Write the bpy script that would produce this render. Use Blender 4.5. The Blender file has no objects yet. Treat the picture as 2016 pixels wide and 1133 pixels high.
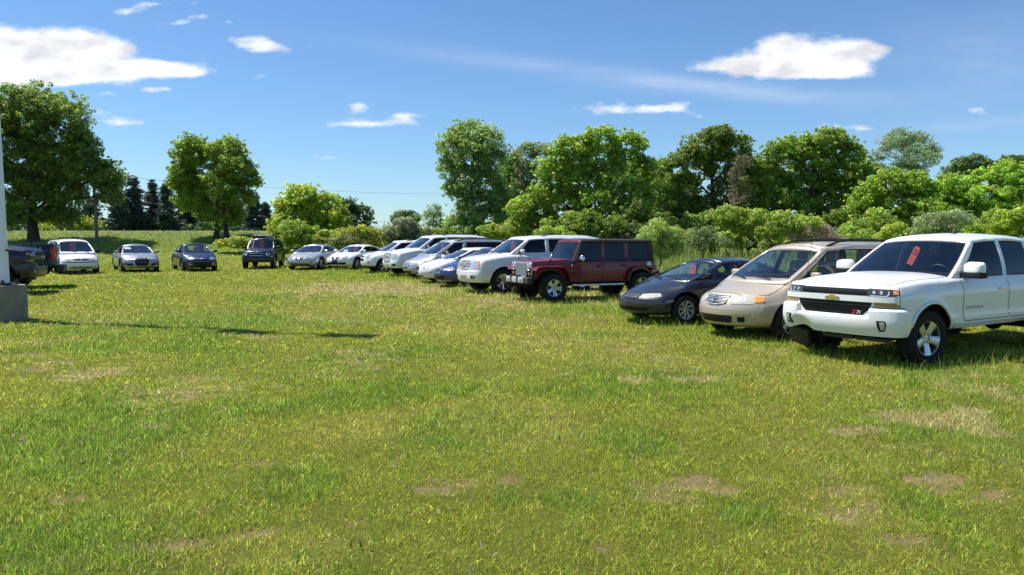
import bpy, bmesh, math, random
import numpy as np
from mathutils import Vector, Matrix
from mathutils.bvhtree import BVHTree
from mathutils.geometry import delaunay_2d_cdt

random.seed(7)
RNG = np.random.default_rng(11)
SC = bpy.context.scene
COL = SC.collection
R = math.radians

# ------------------------------------------------------------------ helpers
def tag(o, label=None, cat=None, group=None, kind=None):
    if label: o['label'] = label
    if cat: o['category'] = cat
    if group: o['group'] = group
    if kind: o['kind'] = kind
    return o

def empty(name, loc=(0, 0, 0), rz=0, parent=None):
    o = bpy.data.objects.new(name, None)
    COL.objects.link(o)
    o.location = loc
    o.rotation_euler = (0, 0, rz)
    o.empty_display_size = .2
    if parent: o.parent = parent
    return o

def obj(name, me, mats, parent=None):
    if not isinstance(mats, (list, tuple)): mats = [mats]
    for m in mats: me.materials.append(m)
    o = bpy.data.objects.new(name, me)
    COL.objects.link(o)
    if parent: o.parent = parent
    return o

def mesh_from(verts, faces, smooth=None, mi=None, name='mesh'):
    me = bpy.data.meshes.new(name)
    me.from_pydata([tuple(v) for v in verts], [], [tuple(f) for f in faces])
    if mi is not None: me.polygons.foreach_set('material_index', mi)
    me.update()
    if smooth is not None:
        me.polygons.foreach_set('use_smooth', [True] * len(me.polygons))
        if smooth < 179: me.set_sharp_from_angle(angle=R(smooth))
    return me

def bm_mesh(bm, smooth=35, name='mesh'):
    bmesh.ops.recalc_face_normals(bm, faces=bm.faces[:])
    me = bpy.data.meshes.new(name)
    bm.to_mesh(me); bm.free()
    me.polygons.foreach_set('use_smooth', [True] * len(me.polygons))
    if smooth < 179: me.set_sharp_from_angle(angle=R(smooth))
    return me

class B:
    """collects simple shapes into one bmesh"""
    def __init__(s): s.bm = bmesh.new()
    def box(s, c, d, rot=None, bev=0, taper=1.0):
        M = Matrix.Translation(Vector(c))
        if rot is not None: M = M @ rot.to_4x4()
        t = bmesh.new()
        bmesh.ops.create_cube(t, size=1)
        for v in t.verts:
            k = taper if v.co.z > 0 else 1
            v.co = Vector((v.co.x * d[0] * k, v.co.y * d[1] * k, v.co.z * d[2]))
        if bev: bmesh.ops.bevel(t, geom=t.edges[:], offset=bev, segments=2 if bev < .05 else 4, affect='EDGES', profile=.6)
        t.transform(M)
        s.add(t)
        return s
    def add(s, t):
        me = bpy.data.meshes.new('tmp'); t.to_mesh(me); t.free()
        s.bm.from_mesh(me); bpy.data.meshes.remove(me)
    def tube(s, pts, rad, n=8, cap=True):
        pts = [Vector(p) for p in pts]
        if not isinstance(rad, (list, tuple)): rad = [rad] * len(pts)
        t = bmesh.new(); rings = []
        up = Vector((0, 0, 1))
        for i, p in enumerate(pts):
            a = pts[max(i - 1, 0)]; b = pts[min(i + 1, len(pts) - 1)]
            d = (b - a).normalized()
            u = d.cross(up)
            if u.length < .05: u = d.cross(Vector((1, 0, 0)))
            u.normalize(); w = d.cross(u)
            rings.append([t.verts.new(p + (u * math.cos(k * 2 * math.pi / n) + w * math.sin(k * 2 * math.pi / n)) * rad[i]) for k in range(n)])
        for i in range(len(rings) - 1):
            for k in range(n):
                t.faces.new((rings[i][k], rings[i][(k + 1) % n], rings[i + 1][(k + 1) % n], rings[i + 1][k]))
        if cap:
            t.faces.new(rings[0]); t.faces.new(rings[-1][::-1])
        s.add(t); return s
    def lathe(s, prof, axis='y', n=28, c=(0, 0, 0), closed=False):
        """prof: list of (radius, offset along axis)"""
        t = bmesh.new(); rings = []
        for r, h in prof:
            ring = []
            for k in range(n):
                a = 2 * math.pi * k / n
                p = (r * math.cos(a), h, r * math.sin(a)) if axis == 'y' else (r * math.cos(a), r * math.sin(a), h)
                ring.append(t.verts.new(Vector(p) + Vector(c)))
            rings.append(ring)
        m = len(rings)
        for i in range(m if closed else m - 1):
            for k in range(n):
                t.faces.new((rings[i][k], rings[i][(k + 1) % n], rings[(i + 1) % m][(k + 1) % n], rings[(i + 1) % m][k]))
        if not closed:
            if prof[0][0] > 1e-4: t.faces.new(rings[0])
            if prof[-1][0] > 1e-4: t.faces.new(rings[-1])
        bmesh.ops.remove_doubles(t, verts=t.verts[:], dist=1e-5)
        s.add(t); return s
    def prism(s, poly, h0, h1, M=None):
        """poly in xy, extruded along z from h0 to h1, then transformed"""
        t = bmesh.new()
        a = [t.verts.new((p[0], p[1], h0)) for p in poly]; b = [t.verts.new((p[0], p[1], h1)) for p in poly]
        t.faces.new(a[::-1]); t.faces.new(b)
        n = len(poly)
        for i in range(n): t.faces.new((a[i], a[(i + 1) % n], b[(i + 1) % n], b[i]))
        if M is not None: t.transform(M)
        s.add(t); return s
    def ball(s, c, r, rot=None, sub=2):
        t = bmesh.new()
        bmesh.ops.create_icosphere(t, subdivisions=sub, radius=1)
        for v in t.verts: v.co = Vector((v.co.x * r[0], v.co.y * r[1], v.co.z * r[2]))
        M = Matrix.Translation(Vector(c))
        if rot is not None: M = M @ rot.to_4x4()
        t.transform(M); s.add(t); return s
    def mesh(s, smooth=35): return bm_mesh(s.bm, smooth)
    def build(s, name, mat, parent=None, smooth=35): return obj(name, s.mesh(smooth), mat, parent)

# ------------------------------------------------------------------ materials
def new_mat(name):
    m = bpy.data.materials.new(name); m.use_nodes = True
    nt = m.node_tree
    return m, nt, nt.nodes, nt.nodes['Principled BSDF']

def simple(name, col, rough=.5, metal=0, spec=.5, var=.0, scale=8, bump=0):
    m, nt, N, p = new_mat(name)
    p.inputs['Base Color'].default_value = (*col, 1)
    p.inputs['Roughness'].default_value = rough
    p.inputs['Metallic'].default_value = metal
    p.inputs['Specular IOR Level'].default_value = spec
    if var or bump:
        tc = N.new('ShaderNodeTexCoord')
        nz = N.new('ShaderNodeTexNoise'); nz.inputs['Scale'].default_value = scale; nz.inputs['Detail'].default_value = 6
        nt.links.new(tc.outputs['Object'], nz.inputs['Vector'])
    if var:
        mx = N.new('ShaderNodeMix'); mx.data_type = 'RGBA'
        mx.inputs[6].default_value = (*[c * (1 - var) for c in col], 1)
        mx.inputs[7].default_value = (*[min(1, c * (1 + var)) for c in col], 1)
        nt.links.new(nz.outputs['Fac'], mx.inputs[0]); nt.links.new(mx.outputs[2], p.inputs['Base Color'])
    if bump:
        bp = N.new('ShaderNodeBump'); bp.inputs['Strength'].default_value = bump; bp.inputs['Distance'].default_value = .02
        nt.links.new(nz.outputs['Fac'], bp.inputs['Height']); nt.links.new(bp.outputs['Normal'], p.inputs['Normal'])
    return m

def paint(name, col, metal=0.0, rough=.38, coat=.8, dust=.10, dustcol=(.32, .29, .23)):
    """car paint: clear coat over colour, with patchy road dust"""
    m, nt, N, p = new_mat(name)
    tc = N.new('ShaderNodeTexCoord')
    n1 = N.new('ShaderNodeTexNoise'); n1.inputs['Scale'].default_value = 2.6; n1.inputs['Detail'].default_value = 8; n1.inputs['Roughness'].default_value = .7
    nt.links.new(tc.outputs['Object'], n1.inputs['Vector'])
    sp = N.new('ShaderNodeSeparateXYZ'); nt.links.new(tc.outputs['Object'], sp.inputs[0])
    lo = N.new('ShaderNodeMapRange'); lo.inputs[1].default_value = .9; lo.inputs[2].default_value = .25
    nt.links.new(sp.outputs['Z'], lo.inputs[0])
    mr = N.new('ShaderNodeMapRange'); mr.inputs[1].default_value = .42; mr.inputs[2].default_value = .72; mr.inputs[4].default_value = dust
    nt.links.new(n1.outputs['Fac'], mr.inputs[0])
    ad = N.new('ShaderNodeMath'); ad.operation = 'MULTIPLY_ADD'; ad.inputs[1].default_value = dust * 1.3
    nt.links.new(lo.outputs[0], ad.inputs[0]); nt.links.new(mr.outputs[0], ad.inputs[2])
    mx = N.new('ShaderNodeMix'); mx.data_type = 'RGBA'
    mx.inputs[6].default_value = (*col, 1); mx.inputs[7].default_value = (*dustcol, 1)
    nt.links.new(ad.outputs[0], mx.inputs[0]); nt.links.new(mx.outputs[2], p.inputs['Base Color'])
    p.inputs['Metallic'].default_value = metal
    p.inputs['Roughness'].default_value = rough
    p.inputs['Coat Weight'].default_value = coat
    cr = N.new('ShaderNodeMapRange'); cr.inputs[3].default_value = .03; cr.inputs[4].default_value = .16
    nt.links.new(n1.outputs['Fac'], cr.inputs[0]); nt.links.new(cr.outputs[0], p.inputs['Coat Roughness'])
    return m

def glass(name, tint, refl=1.0):
    """window glass: tinted see-through with a mirror coat that grows at grazing angles"""
    m = bpy.data.materials.new(name); m.use_nodes = True
    nt = m.node_tree; N = nt.nodes; N.remove(N['Principled BSDF'])
    out = N['Material Output']
    tr = N.new('ShaderNodeBsdfTransparent'); tr.inputs[0].default_value = (*tint, 1)
    gl = N.new('ShaderNodeBsdfGlossy'); gl.inputs['Roughness'].default_value = .015; gl.inputs[0].default_value = (.95, .97, 1, 1)
    lw = N.new('ShaderNodeLayerWeight'); lw.inputs[0].default_value = .5
    p5 = N.new('ShaderNodeMath'); p5.operation = 'POWER'; p5.inputs[1].default_value = 4.2; nt.links.new(lw.outputs['Facing'], p5.inputs[0])
    fr = N.new('ShaderNodeMath'); fr.operation = 'MULTIPLY_ADD'; fr.inputs[1].default_value = .93; fr.inputs[2].default_value = .06; nt.links.new(p5.outputs[0], fr.inputs[0])
    mu = N.new('ShaderNodeMath'); mu.operation = 'MULTIPLY_ADD'; mu.inputs[1].default_value = refl; mu.inputs[2].default_value = .005
    mu.use_clamp = True
    nt.links.new(fr.outputs[0], mu.inputs[0])
    mx = N.new('ShaderNodeMixShader')
    nt.links.new(mu.outputs[0], mx.inputs[0]); nt.links.new(tr.outputs[0], mx.inputs[1]); nt.links.new(gl.outputs[0], mx.inputs[2])
    nt.links.new(mx.outputs[0], out.inputs[0])
    return m

M = {}
M['liner'] = simple('wheel_well_black', (.012, .012, .012), .9, spec=.1)
M['trim'] = simple('black_trim', (.014, .014, .015), .6, spec=.25)
M['plastic'] = simple('grey_black_plastic', (.03, .03, .031), .6, var=.3, scale=20)
M['tyre'] = simple('tyre_rubber', (.018, .018, .018), .85, var=.4, scale=14, spec=.25)
M['alloy'] = simple('alloy', (.55, .56, .58), .28, metal=.85)
M['alloy_dull'] = simple('silver_hubcap', (.48, .49, .5), .4, metal=.55)
M['chrome'] = simple('chrome', (.82, .83, .85), .08, metal=1)
M['satin'] = simple('satin_silver', (.62, .63, .64), .35, metal=.5)
M['brake'] = simple('brake_dark', (.03, .03, .03), .6, metal=.4)
M['seat_dark'] = simple('seat_dark', (.03, .03, .032), .8)
M['seat_tan'] = simple('seat_tan', (.30, .27, .22), .8)
M['seat_grey'] = simple('seat_grey', (.22, .23, .24), .8)
M['dash'] = simple('dash', (.02, .02, .022), .55)
M['dash_grey'] = simple('dash_grey', (.16, .16, .155), .6)
M['lamp_dark'] = simple('lamp_housing', (.05, .05, .055), .2)
M['lamp'] = simple('lamp_clear', (.48, .49, .51), .06, metal=.35, spec=.9)
M['lamp_old'] = simple('lamp_hazed', (.46, .44, .37), .16, spec=.8)
M['lamp_white'] = simple('lamp_reflector', (.85, .86, .87), .1, metal=.6)
M['amber'] = simple('amber_lens', (.85, .28, .05), .15, spec=.8)
M['red_lens'] = simple('red_lens', (.55, .01, .012), .12, spec=.8)
M['gold'] = simple('gold_badge', (.62, .42, .12), .3, metal=.7)
M['badge_red'] = simple('badge_red', (.75, .02, .05), .3)
M['badge_white'] = simple('badge_white', (.8, .8, .8), .35)
M['badge_grey'] = simple('badge_grey', (.12, .125, .13), .35)
M['decal'] = simple('decal_grey', (.20, .22, .25), .4)
def card_mat():
    m, nt, N, p = new_mat('red_card')
    p.inputs['Base Color'].default_value = (1, .16, .09, 1); p.inputs['Roughness'].default_value = .6
    t = N.new('ShaderNodeBsdfTranslucent'); t.inputs[0].default_value = (1, .22, .12, 1)
    x = N.new('ShaderNodeMixShader'); x.inputs[0].default_value = .3
    nt.links.new(p.outputs[0], x.inputs[1]); nt.links.new(t.outputs[0], x.inputs[2]); nt.links.new(x.outputs[0], N['Material Output'].inputs[0])
    return m
M['tag_red'] = card_mat()
M['jeep_chrome'] = simple('bright_plated_grille', (.56, .59, .65), .25, metal=.55)
M['letter_red'] = simple('dull_red_letters', (.30, .05, .06), .4)
M['tag_ink'] = simple('card_ink', (.42, .035, .025), .7)
M['paper'] = simple('white_paper', (.8, .8, .78), .7)
M['glass'] = glass('glass_clear', (.84, .91, .89), 1.0)
M['glass_blue'] = glass('glass_tinted_blue', (.82, .88, .88), 1.25)
M['glass_dark'] = glass('glass_dark', (.05, .055, .06), .55)
M['plate_dark'] = simple('dark_plate', (.03, .035, .06), .35)
def sstep_g(t):
    t = min(1, max(0, t)); return t * t * (3 - 2 * t)
def gh(x, y):
    """height of the field: level where it is mown, a low rise behind on the left"""
    base = -.21 + .0070 * min(y, 48)
    rise = sstep_g((y - 47) / 16) * (2.0 * sstep_g((6 - x) / 22) + .25)
    return base + rise
CAMH, FPX, PITCH = 1.65, 1520., math.atan((566.5 - 476) / 1520)
def at(px, py, D):
    """point of the place at distance D along y, surveyed from the photograph"""
    dx, dy = (px - 1008) / FPX, (566.5 - py) / FPX
    Y = math.cos(PITCH) + dy * math.sin(PITCH); Z = -math.sin(PITCH) + dy * math.cos(PITCH)
    k = D / Y
    return Vector((dx * k, D, CAMH + Z * k))
def on_ground(px, py):
    D = 30.
    for _ in range(60):
        p = at(px, py, D); s = (p.z - CAMH) / D
        D2 = (gh(p.x, D) - CAMH) / s if s < -1e-4 else 200
        D = .5 * D + .5 * min(D2, 200)
    return at(px, py, D)
# ------------------------------------------------------------------ car builder
def curve(pts, sm=.12):
    pts = sorted(pts); X = np.array([p[0] for p in pts], float); Y = np.array([p[1] for p in pts], float)
    g = np.linspace(X[0] - .5, X[-1] + .5, 600); y = np.interp(g, X, Y)
    if sm > 0:
        k = max(1, int(sm / (g[1] - g[0]))); ker = np.ones(2 * k + 1) / (2 * k + 1)
        yp = np.pad(y, k, mode='edge'); y = np.convolve(yp, ker, 'valid')
    return lambda x: float(np.interp(x, g, y))

def sstep(t):
    t = min(1, max(0, t)); return t * t * (3 - 2 * t)

SIDE = [(0, .90), (.1, .965), (.3, 1), (.65, 1), (.88, .975), (1, .93)]

class Car:
    """one vehicle in its own frame: x forward, y to its left, z up, origin on the ground under its middle"""
    def __init__(s, name, label, cat, S, group='vehicles parked round the edge of the field'):
        s.S = S; s.name = name
        s.root = empty(name); tag(s.root, label, cat, group)
        s.P = S['paint']
        s.build_hull(); s.build_cabin()
        bm = bmesh.new()
        bm.from_mesh(s.hull_me)
        if s.cab_me: bm.from_mesh(s.cab_me)
        s.bvh = BVHTree.FromBMesh(bm); bm.free()
        s.finish_body(); s.wheels(); s.interior()

    # ---- lower body: a cube grid bent to the plan, profile and section curves
    def build_hull(s):
        S = s.S
        xf, xr = S['xf'], S['xr']; top = curve(S['top'], S.get('topsm', .14)); crown = curve(S['crown'], .2)
        bot = curve(S['bot'], .1); W = curve(S['w'], .25); fp = curve(S['fp'], .03); rp = curve(S['rp'], .03)
        pf, pr = S.get('pf', (.3, 2.6)), S.get('pr', (.25, 3)); side = curve(S.get('side', SIDE), .08)
        cb = S.get('crownpow', 2)
        n = max(20, int((xf - xr) / .085)); xs = list(np.linspace(xr, xf, n + 1))
        for l in S.get('lines', []):
            i = min(range(1, n), key=lambda k: abs(xs[k] - l)); xs[i] = l
        nb, nc = 16, S.get('nc', 11)
        bs = [math.copysign(abs(t) ** .85, t) for t in np.linspace(-1, 1, nb + 1)]; cs = np.linspace(0, 1, nc + 1)
        wheels = [(S['wf'], S['wr'][0]), (S['wb'], S['wr'][0])]; fl = S.get('flare', .02); ra = S['arch']
        bm = bmesh.new(); V = {}
        df, dr = S.get('df', 1.15), S.get('dr', .9); nz_ = top(xf); pf = (min(pf[0], .38), pf[1])
        def vert(i, j, k):
            key = (i, j, k)
            if key in V: return V[key]
            x, b, c = xs[i], bs[j], cs[k]
            w = W(x) * side(c); zt = top(x) + crown(x) * (1 - abs(b) ** cb); zb = bot(x)
            z = zb + c * (zt - zb); y = b * w
            if j in (0, nb):
                for xw, zw in wheels:
                    r = math.hypot(x - xw, z - zw)
                    y += math.copysign(fl * math.exp(-((r - ra) / .07) ** 2), b)
            ef, er = sstep((x - (xf - df)) / df), sstep(((xr + dr) - x) / dr)
            zn = min(z, nz_)
            xx = x - ef * (fp(zn) + .22 * (fp(z) - fp(zn)) + pf[0] * abs(b) ** pf[1]) + er * (rp(z) + pr[0] * abs(b) ** pr[1])
            v = bm.verts.new((xx, y, z)); V[key] = v; return v
        def quad(a, b, c, d, m=0):
            f = bm.faces.new([vert(*q) for q in (a, b, c, d)]); f.material_index = m
        c0, c1 = S['cab']
        for i in range(n):
            for k in range(nc):
                quad((i, 0, k), (i + 1, 0, k), (i + 1, 0, k + 1), (i, 0, k + 1)); quad((i, nb, k), (i, nb, k + 1), (i + 1, nb, k + 1), (i + 1, nb, k))
            for j in range(nb):
                inside = c1 < xs[i] + .02 and xs[i + 1] < c0 + .02 and abs(bs[j]) < .9 and abs(bs[j + 1]) < .9
                quad((i, j, nc), (i + 1, j, nc), (i + 1, j + 1, nc), (i, j + 1, nc), 2 if inside else 0)
                quad((i, j, 0), (i, j + 1, 0), (i + 1, j + 1, 0), (i + 1, j, 0), 1)
        for j in range(nb):
            for k in range(nc):
                quad((n, j, k), (n, j + 1, k), (n, j + 1, k + 1), (n, j, k + 1)); quad((0, j, k), (0, j, k + 1), (0, j + 1, k + 1), (0, j + 1, k))
        for _ in range(S.get('smooth', 3)):
            bmesh.ops.smooth_vert(bm, verts=bm.verts[:], factor=.5, use_axis_x=True, use_axis_y=True, use_axis_z=True)
        if 'dent' in S:
            for v in bm.verts: S['dent'](v)
        bmesh.ops.recalc_face_normals(bm, faces=bm.faces[:])
        me = bpy.data.meshes.new('hull'); bm.to_mesh(me); bm.free()
        s.hull_me = me; s.W, s.top, s.crown = W, top, crown

    # ---- glasshouse: pillars, roof and the openings for the glass
    def build_cabin(s):
        S = s.S; G = S.get('house')
        s.cab_me = None; s.glass = []
        if not G: return
        cols = G['cols']               # (x at belt, x at roof, fill of the span that FOLLOWS: w window, p paint, b black)
        zb, zr = curve(G['zb'], .05), curve(G['zr'], G.get('zsm', .25)); yb, yr = curve(G['yb'], .1), curve(G['yr'], .2)
        bow = G.get('bow', .025); t0, t1 = G.get('t0', .07), G.get('t1', .93); crown = G.get('crown', .05)
        ts = [-.10, t0] + list(np.linspace(t0, t1, 5)[1:]) + [1]
        dense = []                     # split long spans
        for i, c in enumerate(cols[:-1]):
            d = cols[i + 1]; k = max(1, int(round(abs(d[1] - c[1]) / .28)))
            for q in range(k):
                u = q / k; dense.append((c[0] + (d[0] - c[0]) * u, c[1] + (d[1] - c[1]) * u, c[2], i))
        dense.append((cols[-1][0], cols[-1][1], 'e', len(cols) - 1))
        def sp(c, t, sgn):
            pb = Vector((c[0], yb(c[0]), zb(c[0]))); pr = Vector((c[1], yr(c[1]) + .012, zr(c[1]) - .035))
            p = pb.lerp(pr, t); p.y += bow * 4 * max(0, t) * (1 - t); p.y *= sgn; return p
        verts, faces, mi, win = [], [], [], []
        idx = {}
        def V(p):
            k = (round(p.x, 4), round(p.y, 4), round(p.z, 4))
            if k not in idx: idx[k] = len(verts); verts.append(p.copy())
            return idx[k]
        fills = {}
        def add(f, m, wname=None):
            f = [q for n, q in enumerate(f) if q not in f[:n]]
            if len(f) < 3: return
            if wname: fills.setdefault(wname, []).append([verts[q] for q in f])
            else: faces.append(f); mi.append(m)
        for sgn in (1, -1):
            for i in range(len(dense) - 1):
                a, b = dense[i], dense[i + 1]
                for r in range(len(ts) - 1):
                    q = [V(sp(a, ts[r], sgn)), V(sp(b, ts[r], sgn)), V(sp(b, ts[r + 1], sgn)), V(sp(a, ts[r + 1], sgn))]
                    if sgn > 0: q = q[::-1]
                    glassrow = 1 <= r <= len(ts) - 3
                    if glassrow and a[2] in 'wW': add(q, 0, ('side_window', sgn, a[3]))
                    elif glassrow and a[2] == 'b': add(q, 1)
                    else: add(q, 0)
        # roof: rows across at each dense column
        ss = [-1, -.965, -.88, -.7, -.45, -.15, .15, .45, .7, .88, .965, 1]
        hb = G.get('wbow', .13); rb = G.get('rbow', .06)
        def ends(c, t, u, front):      # screen surfaces, bowed in plan
            L = sp(c, t, 1); y = L.y * u
            k = (hb if front else -rb) * (1 - u * u) * (1 - .55 * max(t, 0))
            zz = L.z + (crown + .035) * (1 - abs(u) ** 2.4) * max(0, t) ** 2 * (1 if t >= 1 else .55)
            return Vector((L.x + k, y, zz))
        def roofp(i, u):
            c = dense[i]; L = sp(c, 1, 1)
            n = len(dense) - 1
            kf = hb * .45 * (1 - u * u) * max(0, 1 - i / 2.0); kr = -rb * .45 * (1 - u * u) * max(0, 1 - (n - i) / 2.0)
            return Vector((L.x + kf + kr, L.y * u, L.z + (crown + .035) * (1 - abs(u) ** 2.4)))
        for i in range(len(dense) - 1):
            for j in range(len(ss) - 1):
                add([V(roofp(i, ss[j])), V(roofp(i, ss[j + 1])), V(roofp(i + 1, ss[j + 1])), V(roofp(i + 1, ss[j]))], 0)
        gw = G.get('gw', .9)
        us = [-1, -gw] + list(np.linspace(-gw, gw, 9)[1:-1]) + [gw, 1]
        rw = G.get('rear', 'w')
        for front, c in ((True, dense[0]), (False, dense[-1])):
            for r in range(len(ts) - 1):
                for j in range(len(us) - 1):
                    P = [ends(c, ts[r], us[j], front), ends(c, ts[r], us[j + 1], front), ends(c, ts[r + 1], us[j + 1], front), ends(c, ts[r + 1], us[j], front)]
                    q = [V(p) for p in P]
                    if front: q = q[::-1]
                    g = 1 <= r <= len(ts) - 3 and 1 <= j <= len(us) - 3
                    if g and (front or rw == 'w'): add(q, 0, ('windshield', 1, 0) if front else ('rear_window', 1, 0))
                    else: add(q, 0)
        # roof edge rows meet the screen tops (same columns in y only roughly: close with a strip)
        for front, c, i in ((True, dense[0], 0), (False, dense[-1], len(dense) - 1)):
            a = [ends(c, 1, u, front) for u in np.linspace(-1, 1, 25)]; b = [roofp(i, u) for u in np.linspace(-1, 1, 25)]
            for k in range(24):
                q = [V(a[k]), V(a[k + 1]), V(b[k + 1]), V(b[k])]
                add(q, 0)
        me = mesh_from(verts, faces, None, mi, 'cabin')
        s.cab_me = me; s.fills = fills; s.sp, s.ends, s.dense, s.roofp = sp, ends, dense, roofp

    # ---- boolean the arches, split into panels
    def finish_body(s):
        S = s.S; mats = [s.P, M['liner'], M['liner']]
        hull = obj('tmp_hull', s.hull_me.copy(), mats)
        cut = B(); wm = max(p[1] for p in S['w'])
        for xw in (S['wf'], S['wb']):
            for sg in (1, -1):
                t = B(); t.lathe([(S['arch'], min(.55, wm - .42)), (S['arch'], wm + .3)], n=40, c=(xw, 0, S['wr'][0] + S.get('archz', .02)))
                if sg < 0:
                    for v in t.bm.verts: v.co.y *= -1
                    bmesh.ops.reverse_faces(t.bm, faces=t.bm.faces[:])
                cut.add(t.bm)
        for c, d in S.get('cuts', []): cut.box(c, d)
        bmesh.ops.recalc_face_normals(cut.bm, faces=cut.bm.faces[:])
        for f in cut.bm.faces: f.material_index = 1
        cme = bpy.data.meshes.new('cut'); cut.bm.to_mesh(cme); cut.bm.free()
        co = obj('tmp_cut', cme, mats)
        md = hull.modifiers.new('b', 'BOOLEAN'); md.operation = 'DIFFERENCE'; md.object = co; md.solver = 'EXACT'
        dg = bpy.context.evaluated_depsgraph_get()
        me = bpy.data.meshes.new_from_object(hull.evaluated_get(dg))
        bpy.data.objects.remove(hull); bpy.data.objects.remove(co)
        me.polygons.foreach_set('use_smooth', [True] * len(me.polygons)); me.set_sharp_from_angle(angle=R(48))
        cn = np.zeros(len(me.loops) * 3, 'f'); me.corner_normals.foreach_get('vector', cn); cn = cn.reshape(-1, 3)
        groups = {}
        hd = S.get('hood'); lines = S.get('doors', []); bz = S.get('bumper'); rbz = S.get('rbumper')
        for p in me.polygons:
            c = p.center; key = ('body', 0)
            if p.material_index == 0:
                if bz and c.z < bz and c.x > S['wf'] + S['arch'] - .05: key = ('bumper', 0)
                elif rbz and c.z < rbz and c.x < S['wb'] - S['arch'] + .05: key = ('bumper', 1)
                elif hd and p.normal.z > .6 and hd[0] < c.x < hd[1] and abs(c.y) < hd[2] * s.W(c.x): key = ('hood', 0)
                elif abs(p.normal.y) > .6:
                    zb = S.get('doorz', .34)
                    for n, (a, b) in enumerate(lines):
                        if b < c.x < a and c.z > zb: key = ('door', n * 2 + (1 if c.y > 0 else 0))
            groups.setdefault(key, []).append(p)
        s.part = {}
        for key, ps in sorted(groups.items(), key=lambda k: (k[0][0] != 'body', str(k[0]))):
            remap = {}; vs = []; fs = []; mi = []; nn = []
            for p in ps:
                f = []
                for li in p.loop_indices:
                    v = me.loops[li].vertex_index
                    if v not in remap: remap[v] = len(vs); vs.append(me.vertices[v].co.copy())
                    f.append(remap[v]); nn.append(cn[li])
                fs.append(f); mi.append(p.material_index)
            m2 = mesh_from(vs, fs, 179, mi, key[0])
            if len(m2.loops) == len(nn): m2.normals_split_custom_set([tuple(q) for q in nn])
            mats2 = [s.P, M['liner'], S.get('inmat', M['liner'])]
            if key[0] == 'bumper' and S.get('bumpmat'): mats2[0] = S['bumpmat']
            s.part[key] = obj(key[0], m2, mats2, s.root)
        bpy.data.meshes.remove(me)
        if s.cab_me:
            bm = bmesh.new(); bm.from_mesh(s.cab_me)
            bmesh.ops.recalc_face_normals(bm, faces=bm.faces[:])
            # thickness
            me = bm_mesh(bm, 50, 'roof')
            o = obj('roof', me, [S.get('roofmat', s.P), S.get('pillar', M['trim'])], s.root)
            m = o.modifiers.new('thick', 'SOLIDIFY'); m.thickness = .03; m.offset = -1
            s.part[('roof', 0)] = o
            for key, quads in s.fills.items():
                bm = bmesh.new(); cache = {}
                for q in quads:
                    f = []
                    for p in q:
                        k = (round(p.x, 4), round(p.y, 4), round(p.z, 4))
                        if k not in cache: cache[k] = bm.verts.new(p)
                        f.append(cache[k])
                    bm.faces.new(f)
                bmesh.ops.recalc_face_normals(bm, faces=bm.faces[:])
                cen = sum((v.co for v in bm.verts), Vector()) / len(bm.verts)
                nrm = sum((f.normal for f in bm.faces), Vector())
                if nrm.dot(cen - Vector((0, 0, 1.1))) < 0: bmesh.ops.reverse_faces(bm, faces=bm.faces[:])
                bm.normal_update()
                for v in bm.verts: v.co -= v.normal * .008
                r = bmesh.ops.inset_region(bm, faces=bm.faces[:], thickness=.024 if key[0] != 'side_window' else .02, use_boundary=True)
                for f in r['faces']: f.material_index = 1
                me = bpy.data.meshes.new(key[0]); bm.to_mesh(me); bm.free()
                me.polygons.foreach_set('use_smooth', [True] * len(me.polygons))
                gm = S['glass'] if key[0] == 'windshield' else S.get('sideglass', M['glass_dark'])
                s.part[key] = obj(key[0], me, [gm, M['trim']], s.root)

    # ---- wheels
    def wheels(s):
        S = s.S; r, tw, rr = S['wr']; y0 = S.get('track', max(p[1] for p in S['w']) - .03 - tw / 2)
        tb = B(); h = tw / 2
        tb.lathe([(rr * .97, -h * .9), (rr + .012, -h), (r - .05, -h * 1.04), (r - .018, -h * .9), (r, -h * .7), (r, h * .7), (r - .018, h * .9), (r - .05, h * 1.04), (rr + .012, h), (rr * .97, h * .9), (rr * .93, h * .3), (rr * .93, -h * .3)], n=36, closed=True)
        if S.get('knobby'):
            for k in range(30):
                a = 2 * math.pi * k / 30
                for yy in (-h * .72, h * .72):
                    tb.box(((r + .002) * math.cos(a), yy, (r + .002) * math.sin(a)), (.012, h * .36, .05), Matrix.Rotation(-a, 3, 'Y'))
        tyre = tb.mesh(40)
        hb = B(); hb.lathe([(rr * .93, h * .2), (rr * .93, -h * .2), (.05, -h * .2), (.05, h * .2)], n=28, closed=True)
        hub = hb.mesh(40)
        rim = S['rim'](rr, h)
        s.part['wheel'] = []
        for xw in (S['wf'], S['wb']):
            for sg in (1, -1):
                st = S.get('steer', 0) if xw == S['wf'] else 0
                w = obj('wheel', hub.copy(), M['brake'], s.root); w.location = (xw, sg * y0, r)
                w.rotation_euler = (0, random.uniform(0, 1.2), (0 if sg > 0 else math.pi) + st)
                t = obj('tyre', tyre, [], w); 
                if not t.data.materials: t.data.materials.append(M['tyre'])
                q = obj('rim', rim, [], w)
                if not q.data.materials:
                    q.data.materials.append(S.get('rimmat', M['alloy']))
                s.part['wheel'].append(w)

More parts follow.
